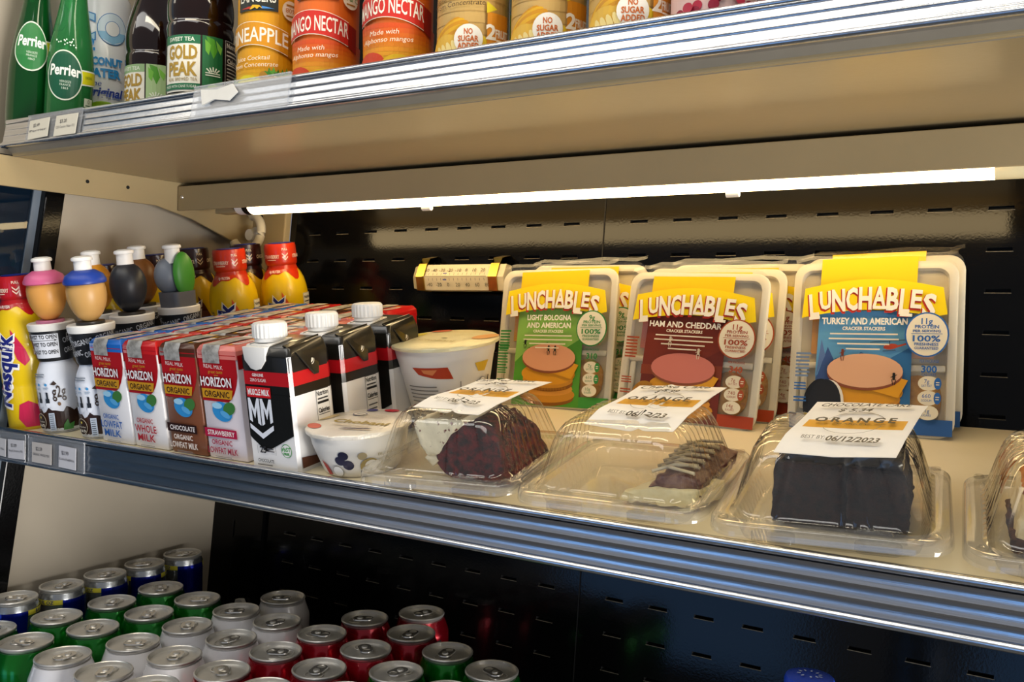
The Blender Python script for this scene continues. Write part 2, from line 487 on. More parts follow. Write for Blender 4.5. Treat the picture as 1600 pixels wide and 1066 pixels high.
# hose and plug on the beige cover plate
hs = thing('drain_hose', 'coiled cream hose and plug hanging on the beige plate under the lamp', 'hose')
cx, cz = -.978, ZO + .103; P = []
for k in range(26):
    a = R(100 - 250 * k / 25); P.append((cx + .024 * math.cos(a), .885 - .0006 * k, cz + .024 * math.sin(a)))
mb = MB(); mb.tube([(cx + .0, .893, cz + .05), (cx + .002, .888, cz + .036)] + P, .0062, mat('cream_hose', '#d8cfb6', .4, var=.06), 12); mb.build('hose', hs)
mb = MB(); mb.lathe([(.0, 0), (.012, 0), (.012, .006), (.008, .009), (.008, .018), (0, .018)], M_white, 24); o = mb.build('plug', hs); o.matrix_basis = Matrix.Translation((cx - .004, .9, cz - .002)) @ Matrix.Rotation(R(90), 4, 'X')
mb = MB(); mb.tube([(cx + .0, .9, cz + .02), (cx, .896, cz + .05)], .004, M_rubber, 8); mb.build('cable', hs)
# small clip at the foot of the slotted upright
cl = thing('wall_clip', 'small white plastic clip on the black upright behind the cans', 'clip', (-.972, uy(-.425) - .004, ZO - .425))
mb = MB(); mb.prism([(-.012, -.013), (.008, -.013), (.014, .002), (.006, .014), (-.006, .012)], 'y', -.003, .004, M_white); mb.build('plate', cl, smooth=0, bevel=.001)
mb = MB()
for x, z in ((-.004, -.005), (.004, -.005), (-.001, .004), (.006, .003)): mb.tube([(x, -.0034, z), (x, -.0026, z)], .0012, M_slot, 8)
mb.build('screw_holes', cl)

# ================================================================== tube thermometer hooked in the slots
th = thing('thermometer', 'clear tube thermometer with gold clips hooked on the black slotted wall', 'thermometer', M=Matrix.Translation((-.642, wy(.040) - .017, ZO + .040)) @ Matrix.Rotation(R(-5.7), 4, 'X'))
hexa = [(.0115 * math.cos(R(60 * k)) - .0, .0185 * math.sin(R(60 * k))) for k in range(6)]
mb = MB(); mb.prism(hexa, 'x', -.046, .08, mat('thermometer_card', '#ddd2b4', .4, var=.05)); body = mb.build('scale_tube', th, smooth=0, bevel=.0008)
mb = MB(); mb.loops([[(-.056, y * .7, z * .85) for y, z in hexa], [(-.046, y, z) for y, z in hexa]], mat('smoky_cap', '#b9b093', .15, coat=.6, var=.1)); mb.build('end_cap', th, smooth=0)
pr = Print(); dgr = '#3b3a30'
for i, s in enumerate(('-50', '-40', '-30', '-20', '-10', '0', '10', '20')): pr.text(s, -.042 + .0108 * i, .0085, .0042, dgr)
for i, s in enumerate(('-40', '-20', '0', '20', '40', '60', '80')): pr.text(s, -.036 + .0128 * i, -.0095, .0042, dgr)
for i in range(14): pr.rect(-.036 + .0058 * i, .003, .0004, .003, dgr); pr.rect(-.036 + .0058 * i, -.0035, .0004, .003, dgr)
pr.rect(0, -.0003, .085, .0007, '#8f8870'); pr.rect(-.012, .0035, .005, .0016, '#5a5f9a'); pr.rect(-.012, -.0042, .005, .0016, '#5a5f9a')
pr.build('printed_scale', lambda u, v, n: (u * 1.12 + .012, -.0118 + abs(v) * .36 - n, v), th)
for x in (-.042, .0655):
    mb = MB(); g = mat('gold_clip', '#c9a94e', .28, metal=1, var=.1, vscale=80); path = [(.006, -.0165), (-.008, -.0165), (-.0135, 0), (-.008, .0165), (-.002, .0168), (-.003, .024), (.0145, .029)]
    mb.loops([[(x - .006, a, b) for a, b in path] + [(x - .006, a + .0012, b + .0006) for a, b in reversed(path)], [(x + .006, a, b) for a, b in path] + [(x + .006, a + .0012, b + .0006) for a, b in reversed(path)]], g)
    mb.build('gold_clip', th, smooth=0)


# ================================================================== price tags on the rails
def tag_holder(x, z, w_, h_, y, tags, label, group, rz=0, M=None):
    t = thing('price_tag_holder', label, 'price tag', M=(M or Matrix()) @ Matrix.Translation((x, y, z)) @ Matrix.Rotation(R(rz), 4, 'X'))
    t['group'] = group
    mb = MB(); mb.box(-w_ / 2, w_ / 2, 0, .0014, -h_ / 2, h_ / 2, M_holder); mb.box(-w_ / 2, w_ / 2, -.0008, 0, h_ / 2 - .0016, h_ / 2, M_holder); mb.box(-w_ / 2, w_ / 2, -.0008, 0, -h_ / 2, -h_ / 2 + .0016, M_holder)
    mb.build('clear_sleeve', t, smooth=0, bevel=.0003)
    for tx, tw, thh, rot, l1, l2, c in tags:
        mb = MB(); mb.box(-tw / 2, tw / 2, -.0006, -.0001, -thh / 2, thh / 2, mat('tag_paper_' + c.strip('#'), c, .6, var=.04))
        p = mb.build('paper_tag', t, smooth=0); p.matrix_basis = Matrix.Translation((tx, -.0012, -.002)) @ Matrix.Rotation(R(rot), 4, 'Y')
        pr = Print(); pr.text(l1, -tw * .12, thh * .2, thh * .17, '#3a3a42'); pr.text(l2, 0, -thh * .08, thh * .115, '#55555e', w_=tw * .85)
        pr.build('tag_print', face(-.0006), p)
    return t


g = 'clear price tag holders on the shelf rails'
tag_holder(-1.0, ZO - .162, .066, .031, .5545, [(-.018, .03, .02, 2, '$3.89', 'Chocolate Milk', '#c9c8cb'), (.018, .032, .021, -2, '$3.89', 'Nesquik Strawberry Milk', '#cfced3')], 'clear tag holder at the glass end of the middle rail', g)
tag_holder(-.911, ZO - .1615, .104, .033, .5545, [(-.022, .036, .022, 0, '$2.59', 'ORGANIC WHOLE MILK', '#c6c0bb'), (.025, .03, .023, 1, '$3.99', 'Lunchables', '#cfced3')], 'clear tag holder with two paper tags below the milk bottles', g)
tag_holder(-.925, ZO + .1875, .098, .03, .5535, [(-.023, .036, .021, -2, '$3.49', 'Perrier', '#d8d2c0'), (.026, .038, .022, 0, '$3.20', 'C2O Coconut Water 17.5', '#d8d2c0')], 'clear tag holder with two paper tags below the green bottles', g, -9, DR)
h2 = tag_holder(-.64, ZO + .1885, .125, .032, .5525, [], 'empty clear tag holder with tape below the tea bottles', g, -9, DR)
mb = MB(); mb.prism([(-.045, -.004), (-.03, .0), (-.01, -.003), (.0, .004), (-.008, .012), (-.028, .009), (-.05, .011)], 'y', -.0022, -.0008, mat('torn_tape', '#e8e6de', .5, var=.1)); mb.build('torn_tape', h2, smooth=0)

# ================================================================== milk cartons (four flavours, five deep)
def carton(label, group, top, stripe, low, M, lines, banner=None, txt='#1f5fae'):
    t = thing('milk_carton', label, 'milk carton', M=M, group=group)
    W, D, H = .053, .0515, .105; x = W / 2
    mb = MB(); red = mat('carton_red', '#b3121a', .3, coat=.3, var=.05); mb.box(-x, x, -D / 2, D / 2, 0, H, mat('carton_' + low.strip('#'), low, .35, var=.03))
    mb.build('carton_body', t, smooth=30, bevel=.0022)
    mt = mat('carton_' + top.strip('#'), top, .3, var=.05, coat=.3)
    mb = MB()                                                # folded top with its glued ears
    mb.loops([[(-x - .0002, -D / 2 - .0004, H - .008), (x + .0002, -D / 2 - .0004, H - .008), (x + .0002, D / 2 + .0002, H - .008), (-x - .0002, D / 2 + .0002, H - .008)],
              [(-x, -D / 2 - .0002, H), (x, -D / 2 - .0002, H), (x, D / 2, H), (-x, D / 2, H)],
              [(-x + .003, -D / 2 + .002, H + .0042), (x - .003, -D / 2 + .002, H + .0042), (x - .003, D / 2 - .002, H + .0042), (-x + .003, D / 2 - .002, H + .0042)]], mt, cap0=False)
    for sx in (-1, 1):
        mb.loops([[(sx * (x - .004), -D / 2 + .003, H + .004), (sx * (x - .004), D / 2 - .003, H + .004), (sx * (x + .0018), .004, H - .018), (sx * (x + .0018), -.004, H - .018)],
                  [(sx * (x - .004), -D / 2 + .003, H + .0052), (sx * (x - .004), D / 2 - .003, H + .0052), (sx * (x + .0030), .004, H - .018), (sx * (x + .0030), -.004, H - .018)]], mt)
    mb.build('folded_top', t, smooth=25, bevel=.0008, bang=30)
    mb = MB(); fx0, fx1 = -x + .008, -x + .031                                # foil over the straw hole, lapping over the front
    mb.loops([[(fx0, -D / 2 - .0011, H - .012), (fx1, -D / 2 - .0011, H - .012)], [(fx0, -D / 2 - .0012, H - .001), (fx1, -D / 2 - .0012, H - .001)],
              [(fx0, -D / 2 + .002, H + .0049), (fx1, -D / 2 + .002, H + .0049)], [(fx0, 0, H + .0054), (fx1, 0, H + .0054)], [(fx0, D / 2 - .010, H + .0049), (fx1, D / 2 - .010, H + .0049)]], M_foil, False, False, False)
    mb.build('foil_seal', t, smooth=60)
    pr = Print()
    f0 = face(-D / 2)
    pr.poly([(-x + .001, H - .004), (x - .001, H - .004), (x - .001, .082), (x - .003, .074), (x - .007, .066), (x - .012, .0595), (x - .017, .0565), (-x + .001, .0565)], red)
    pr.text('REAL MILK', -.006, .0895, .0036, '#e9dcd6', w_=.026, skew=-.04); pr.text('great taste', -.004, .0848, .003, '#d69a2a', w_=.020, shear=.2); pr.rect(-.003, .0815, .006, .0005, '#d69a2a')
    pr.ell(.000, .047, .0135, .0095, '#2f8fd0', 24, -8); pr.ell(.010, .0505, .0085, .006, '#3f7a3a', 16, 20); pr.ell(-.006, .0525, .007, .003, '#9fd3ef', 14); pr.ell(.004, .0445, .007, .003, '#57a8de', 14, -20)
    pr.poly([(-.024, .0595), (.0155, .0595), (.018, .0685), (-.0245, .0685)], '#c9921c'); pr.text('ORGANIC', -.004, .0637, .0056, '#3a1c0c', w_=.034, bold=.02)
    pr.outlined('HORIZON', -.0035, .0755, .0085, '#f3eeee', '#7d0c12', w_=.042, bold=.025, ob=.06)
    if banner: pr.rect(-.0045, .0262, .044, .0085, banner[1]); pr.text(banner[0], -.004, .0262, .0046, '#f4ece8', w_=.037, bold=.015)
    for s, y, h, ww in lines: pr.text(s, -.004, y, h, txt, w_=ww, bold=.018)
    pr.lines(-.002, .0025, .026, .0028, 2, '#8d8d94')
    pr.build('printed_front', f0, t)
    pr = Print(); fs = sidex(W / 2)
    pr.poly([(-D / 2 + .001, H - .004), (D / 2 - .002, H - .004), (D / 2 - .002, .066), (-D / 2 + .006, .088), (-D / 2 + .001, .088)], red)
    pr.rect(-.004, .042, .030, .07, '#f3f1ee'); pr.rect(-.004, .042, .028, .068, '#1a1a1a'); pr.rect(-.004, .042, .0272, .0672, '#f3f1ee')
    pr.text('Nutrition Facts', -.004, .071, .0032, '#151515', w_=.025, bold=.03); pr.lines(-.004, .038, .025, .052, 13, '#3a3a3a')
    pr.build('printed_side', fs, t)
    pr = Print(); yel = '#d8a21c'; tz = H + .0043
    for dx in (-.0215, .008): pr.rect(dx + .003, -.002, .004, .034, yel)
    pr.rect(.0145, -.004, .010, .022, '#e8e4e0'); pr.lines(.0145, -.004, .008, .018, 6, '#b3121a'); pr.rect(-.006, .0185, .018, .009, stripe); pr.lines(-.006, .0185, .016, .006, 3, '#e9e5df')
    pr.build('printed_top', lambda u, v, n: (u, v, tz + n), t)
    return t


FL = [('lowfat', '#1c63b8', '#d0281c', '#e9e8ea', [('ORGANIC', .0288, .0048, .026), ('LOWFAT', .0205, .0072, .036), ('MILK', .0113, .0072, .028)], None, '#1f5fae', 'blue-topped lowfat milk carton'),
      ('whole', '#c01a1c', '#e8d8d0', '#ece9e8', [('ORGANIC', .0288, .0048, .026), ('WHOLE', .0205, .0072, .034), ('MILK', .0113, .0072, .028)], None, '#b01a2c', 'red-topped whole milk carton'),
      ('chocolate', '#4a2412', '#d9a21c', '#7d4a30', [('ORGANIC', .0172, .0048, .028), ('LOWFAT MILK', .0092, .0058, .041)], ('CHOCOLATE', '#2a0f08'), '#efe3d8', 'brown-topped chocolate milk carton'),
      ('strawberry', '#dd7a70', '#efe0d4', '#e6dde2', [('ORGANIC', .0172, .0048, .028), ('LOWFAT MILK', .0092, .0058, .041)], ('STRAWBERRY', '#b0123f'), '#a8123c', 'pink-topped strawberry milk carton')]
ROWN = ['front of its row beside the shelf rail', 'second from the rail', 'third from the rail', 'fourth from the rail', 'fifth from the rail']
for c, (nm, top, stripe, low, lines, ban, tx, lab) in enumerate(FL):
    X = -.8295 + .0555 * c; proto = None
    for r in range(5):
        jx = random.uniform(-.0008, .0008); M = on_shelf(X + jx, .040 + .0545 * r, random.uniform(-1, 1), h=.0003)
        L = lab + ', ' + ROWN[r]; G = 'milk cartons in four rows on the middle shelf'
        if c == 3 and r == 4: dup(whole, M, 'red-topped milk carton at the far end of the pink-topped row', G)
        elif proto is None: proto = carton(L, G, top, stripe, low, M, lines, ban, tx)
        else: dup(proto, M, L, G)
    if c == 1: whole = proto

# ================================================================== black shake cartons with screw caps
def shake(label, M):
    t = thing('shake_carton', label, 'carton', M=M, group='black protein shake cartons one behind another')
    x, d, H = .0295, .0255, .108
    blk = mat('shake_black', '#15130f', .28, coat=.4, var=.1); wht = mat('shake_white', '#e8e6e4', .35, var=.02)
    mb = MB(); c = .0035; oct_ = [(-x, -d + c), (-x + c * .6, -d), (x - c * .6, -d), (x, -d + c), (x, d - c), (x - c * .6, d), (-x + c * .6, d), (-x, d - c)]
    mb.loops([[(a, b, z) for a, b in oct_] for z in (0, H - .006)], wht, cap1=False)
    mb.build('carton_body', t, smooth=25)
    rdm = mat('shake_red', '#b5141c', .3, coat=.3, var=.04); mb = MB()
    for z0, z1, mm in ((.0690, .0777, blk), (.0777, .0913, rdm), (.0913, .1040, blk)): mb.loops([[(a * 1.004, b * 1.004, z) for a, b in oct_] for z in (z0, z1)], mm, False, False)
    mb.build('printed_band', t, smooth=25)
    mb = MB(); mb.loops([[(a * 1.006, b * 1.006, H - .018) for a, b in oct_], [(a * 1.006, b * 1.006, H - .004) for a, b in oct_], [(a * .93, b * .86, H + .0035 + (.004 if b > 0 else 0)) for a, b in oct_]], blk, cap0=False)
    mb.build('carton_top', t, smooth=25, bevel=.0012, bang=25)
    for sx in (1, -1):
        mb = MB(); A = [(sx * (x - .010), -d + .004, H + .0045), (sx * (x - .010), d - .002, H + .0075), (sx * (x + .0028), d * .15 + .003, H - .024), (sx * (x + .0028), d * .15 - .003, H - .024), (sx * (x + .0006), -d + .010, H - .003)]
        mb.loops([A, [(p[0] + sx * .0008, p[1], p[2] + .0014) for p in A]], blk); fl = mb.build('folded_ear', t, smooth=20, bevel=.0004)
        if sx > 0:
            pr = Print(); pr.ell(0, .0, .0060, .0060, '#d9d4c6', 22); pr.ell(0, 0, .0054, .0054, '#15130f', 22); pr.ell(0, 0, .0044, .0044, '#d9d4c6', 22); pr.poly([(-.0026, -.0020), (.0026, -.0020), (0, .0028)], '#15130f'); pr.poly([(-.0012, -.0012), (.0012, -.0012), (0, .0010)], '#d9d4c6')
            pass
            nx = Vector((.024, 0, .0105)).normalized()
            def fe(u, v, n):
                zz = H - .0095 + v; k = (H + .0052 - zz) / .029; return (x - .0092 + k * .0128 + .0022 + n, -.0005 + u, zz + .001)
            pr.build('recycling_mark', fe, fl)
    mb = MB(); cxx, cyy = -.0105, -.006                                   # spout plate that laps down the front
    mb.loops([[(cxx - .0145, -d + .004, H + .0035), (cxx + .0145, -d + .004, H + .0035), (cxx + .0145, cyy + .0135, H + .0062), (cxx - .0145, cyy + .0135, H + .0062)],
              [(cxx - .0145, -d + .004, H + .0052), (cxx + .0145, -d + .004, H + .0052), (cxx + .0145, cyy + .0135, H + .0078), (cxx - .0145, cyy + .0135, H + .0078)]], M_white)
    u = [(cxx - .0145, H + .004), (cxx - .013, H - .008), (cxx - .006, H - .0155), (cxx, H - .017), (cxx + .006, H - .0155), (cxx + .013, H - .008), (cxx + .0145, H + .004)]
    mb.prism(u, 'y', -d - .0014, -d + .0045, M_white); mb.build('spout_plate', t, smooth=25, bevel=.0006)
    mb = MB(); seg = 96; pf = [(.0133, 0), (.0137, .001), (.0137, .003), (.0132, .0034), (.0146, .0038), (.0149, .005), (.0149, .0150), (.0142, .0168), (.0128, .0174), (.006, .0176)]
    ls = []
    for r, z in pf: ls.append([((r + (.0006 if (k % 4 < 2) and r > .0145 else 0)) * math.sin(2 * math.pi * k / seg), -(r + (.0006 if (k % 4 < 2) and r > .0145 else 0)) * math.cos(2 * math.pi * k / seg), z) for k in range(seg)])
    mb.loops(ls, M_white); o = mb.build('screw_cap', t, smooth=30); o.matrix_basis = Matrix.Translation((cxx, cyy, H + .006)) @ Matrix.Rotation(R(-3), 4, 'X')
    pr = Print(); rd = '#c8161c'; bk = '#15130f'; xx = x - c * .6
    pr.poly([(-xx, .070), (xx, .070), (xx, .034), (.0, .0205), (-.0085, .0165), (-.024, .027), (-xx, .030)], blk);
    pr.text('GENUINE', -.0095, .0868, .0026, '#f2e9e6', w_=.014, bold=.02); pr.text('ZERO SUGAR', -.0095, .0822, .0028, '#f2e9e6', w_=.020)
    pr.rect(-.0105, .0712, .030, .0095, rd); pr.text('MUSCLE MILK', -.0105, .0712, .0052, '#f6efec', w_=.027, bold=.03)
    sh = [(-.025, .0655), (.0045, .0655), (.0045, .037), (-.010, .0285), (-.025, .037)]
    for a, c_, lo, hi in ((-.0250, -.0110, .0450, .0405), (-.0096, .0044, .0405, .0450)):
        m_ = (a + c_) / 2; q = .0036; y1 = .0655
        pr.poly([(a, lo), (a, y1), (a + q * .8, y1), (m_, y1 - .0105), (c_ - q * .8, y1), (c_, y1), (c_, hi), (c_ - q, hi + (.002 if lo > hi else -.002)), (c_ - q, y1 - .0085), (m_, y1 - .0190), (a + q, y1 - .0085), (a + q, lo + (-.002 if lo > hi else .002))], '#dfe3ec')
    pr.poly([(-.025, .0420), (-.0102, .0335), (.0045, .0420), (.0045, .0375), (-.0102, .0285), (-.025, .0375)], '#dfe3ec')
    pr.text('25', -.012, .0185, .0058, '#2a2a2c', bold=.03); pr.lines(-.002, .0185, .009, .0045, 2, '#55555a'); pr.rect(-.0185, .0185, .0003, .008, '#77777c'); pr.rect(.0045, .0185, .0003, .008, '#77777c')
    pr.text('CHOCOLATE', -.009, .0085, .0028, '#44403c', w_=.020, bold=.02); pr.lines(-.009, .0045, .022, .002, 1, '#66625e')
    pr.build('printed_front', face(-d, .0004), t)
    pr = Print(); yy = d - c
    pass
    pr.rect(.011, .036, .016, .066, '#232323'); pr.rect(.011, .036, .0154, .0652, '#f1efea'); pr.text('Nutrition', .011, .0655, .0042, '#111111', w_=.0145, bold=.03); pr.lines(.011, .0605, .013, .003, 1, '#333333'); pr.rect(.011, .0570, .014, .0022, '#111111')
    pr.text('Calories', .011, .050, .0042, '#111111', w_=.0140, bold=.03); pr.rect(.011, .0462, .014, .0006, '#111111'); pr.lines(.011, .024, .013, .038, 9, '#555555', .3)
    pr.poly([(-yy, .004), (.004, .004), (.001, .011), (-yy, .014)], '#5a3320')
    pr.build('printed_side', sidex(x), t)
    pr = Print(); pr.ell(0, 0, .0062, .0062, '#3c9a45', 20); pr.ell(0, 0, .0056, .0056, '#e8e6e4', 20); pr.text('rbST', 0, .0014, .0036, '#3c9a45', w_=.0105, bold=.03); pr.text('FREE', 0, -.0028, .0024, '#3c9a45', bold=.03)
    pr.build('printed_seal', lambda u, v, n: (.0165 + u, -d - .0004 - n, .0195 + v), t)
    return t


SHK = ['black and white shake carton at the rail beside the strawberry milk', 'black and white shake carton in the middle of the row of three', 'black and white shake carton furthest from the rail']
p0 = shake(SHK[0], on_shelf(-.5945, .034, 0)); dup(p0, on_shelf(-.589, .095, -1), SHK[1]); dup(p0, on_shelf(-.5855, .157, 1), SHK[2])

# ================================================================== yellow flavoured-milk bottles
NP = [(.0, 0), (.0275, 0), (.0300, .003), (.0300, .048), (.0290, .0510), (.0300, .054), (.0300, .094), (.0291, .097), (.0300, .100), (.0300, .112), (.0293, .121), (.0268, .131), (.0228, .1385), (.0194, .1430), (.0183, .1460), (.0182, .1475)]
NC = [(.0182, .1470), (.0200, .1490), (.0204, .1515), (.0204, .170), (.0196, .1738), (.0, .1740)]


def flavoured(label, M, cap, darkc, berry, word):
    t = thing('milk_bottle', label, 'milk bottle', M=M, group='yellow flavoured milk bottles')
    yel = mat('bottle_yellow', '#e6c20e', .32, coat=.3, var=.03); cm = mat('sleeve_' + cap.strip('#'), cap, .3, coat=.4, var=.06)
    mb = MB(); mb.lathe(NP, yel, 40); mb.build('bottle_body', t, smooth=40)
    mb = MB(); mb.lathe(NC, cm, 40); mb.build('bottle_cap', t, smooth=40)
    mb = MB(); mb.lathe([(.0, .1742), (.0150, .1742), (.0150, .1748), (0, .1749)], mat('cap_blue', '#1d2a8c', .4, var=.05), 24); mb.build('cap_disc', t)
    pr = Print(); r = prof_r(NP); rf = .03; tw = 2 * math.pi * rf
    pts = []
    n = 48
    for k in range(n + 1):
        u = -tw / 2 + tw * k / n; pts.append((u, .1365 + .0040 * math.sin(k * .55) + .0030 * math.sin(k * .9 + 1)))
    pr.poly(pts + [(tw / 2, .1475), (-tw / 2, .1475)], cm)
    # swooshes
    pr.poly([(.006, .116), (.012, .106), (.019, .092), (.022, .080), (.016, .074), (.009, .082), (.0055, .099)], berry)
    pr.poly([(.004, .030), (.014, .034), (.024, .028), (.028, .012), (.022, .004), (.008, .004), (.001, .014)], berry); pr.poly([(-.020, .052), (-.013, .056), (-.008, .049), (-.012, .042), (-.020, .044)], berry)
    pr.outlined('Nesquik', -.0085, .070, .0185, '#1c2478', '#f2efe8', w_=.084, bold=.035, ob=.10, rot=80)
    pr.text('NESTLE', -.0235, .092, .004, '#2b2a5c', rot=84, bold=.02)
    pr.rect(.045, .066, .020, .092, '#f2efe0'); pr.rect(.045, .066, .0192, .0912, '#222222'); pr.rect(.045, .066, .0188, .0908, '#f2efe0'); pr.text('Nutrition', .045, .107, .0034, '#111111', w_=.017, bold=.03)
    pr.rect(.045, .1015, .0165, .0012, '#111111'); pr.text('Calories', .045, .096, .003, '#111111', w_=.014, bold=.03); pr.lines(.045, .058, .0165, .07, 15, '#444444', .35)
    pr.text('14g PROTEIN', -.004, .1405, .0030, '#f4e3da', w_=.020, bold=.02); pass
    pr.build('printed_sleeve', wrapr(r, rf, 26, .0003), t, du=.0035, dv=.006, step=.00008)
    pr = Print(); ci = '#f0d5c0' if not darkc else '#cfc3a8'
    for q in (.012, .052, -.028):
        pr.text('PULL', q, .1672, .0028, ci, w_=.0075, bold=.03)
        for dz in (0, -.0040): pr.poly([(q - .0038, .1628 + dz), (q, .1592 + dz), (q + .0038, .1628 + dz), (q + .0038, .1612 + dz), (q, .1574 + dz), (q - .0038, .1612 + dz)], ci)
    pr.text(word, -.0065, .1585, .0042, ci, w_=.022, bold=.02); pr.lines(-.006, .1545, .013, .0018, 1, ci); pr.text(word, .033, .1585, .0042, ci, w_=.022, bold=.02)
    pr.build('cap_print', wrapr(.0204, .0204, 26), t, du=.003, step=.00006)
    return t


na = flavoured('yellow strawberry milk bottle with a red cap at the glass end', on_shelf(-1.0115, .036, -4), '#b5141c', False, '#c4204a', 'STRAWBERRY')
nb = flavoured('yellow milk bottle with an orange-red cap behind the milk cartons', on_shelf(-.9035, .250, 6, sc=1.05), '#c8300e', False, '#dd5a1c', 'STRAWBERRY')
dup(nb, on_shelf(-.8762, .3115, 2, sc=1.06), 'yellow milk bottle with an orange-red cap, the one nearest the black wall')
nc = flavoured('yellow chocolate milk bottle with a brown cap beneath the hose', on_shelf(-.9365, .307, 0, sc=1.06), '#2c0d0c', True, '#5a2a14', 'CHOCOLATE')
dup(nc, on_shelf(-.992, .266, 14, sc=1.055), 'yellow chocolate milk bottle with a brown cap behind the grey-topped juice bottle')
dup(nc, on_shelf(-.989, .203, 10, sc=1.04), 'yellow chocolate milk bottle with a brown cap behind the brown-topped juice bottle')
dup(nc, on_shelf(-1.0125, .145, 0, sc=1.0), 'yellow chocolate milk bottle with a brown cap behind the yellow-topped juice bottle')


# ================================================================== juice bottles with plain shaped tops
GP = [(.0, 0), (.0215, 0), (.0238, .003), (.0238, .050), (.0232, .060), (.0205, .070), (.0170, .0775), (.0165, .081)]
GC = [(.0178, .080), (.0190, .083), (.0232, .114), (.0240, .118), (.0240, .1210), (.0228, .1222), (.0215, .1215), (.0, .1210)]


def egg(mb, m, c, rx, ry, rz, n=20, k=14, taper=0):
    ls = []
    for i in range(k + 1):
        a = math.pi * i / k; z = -math.cos(a); q = math.sin(a) * (1 + taper * z); ls.append([(c[0] + rx * max(q, .002) * math.sin(2 * math.pi * j / n), c[1] - ry * max(q, .002) * math.cos(2 * math.pi * j / n), c[2] + rz * z) for j in range(n)])
    mb.loops(ls, m)


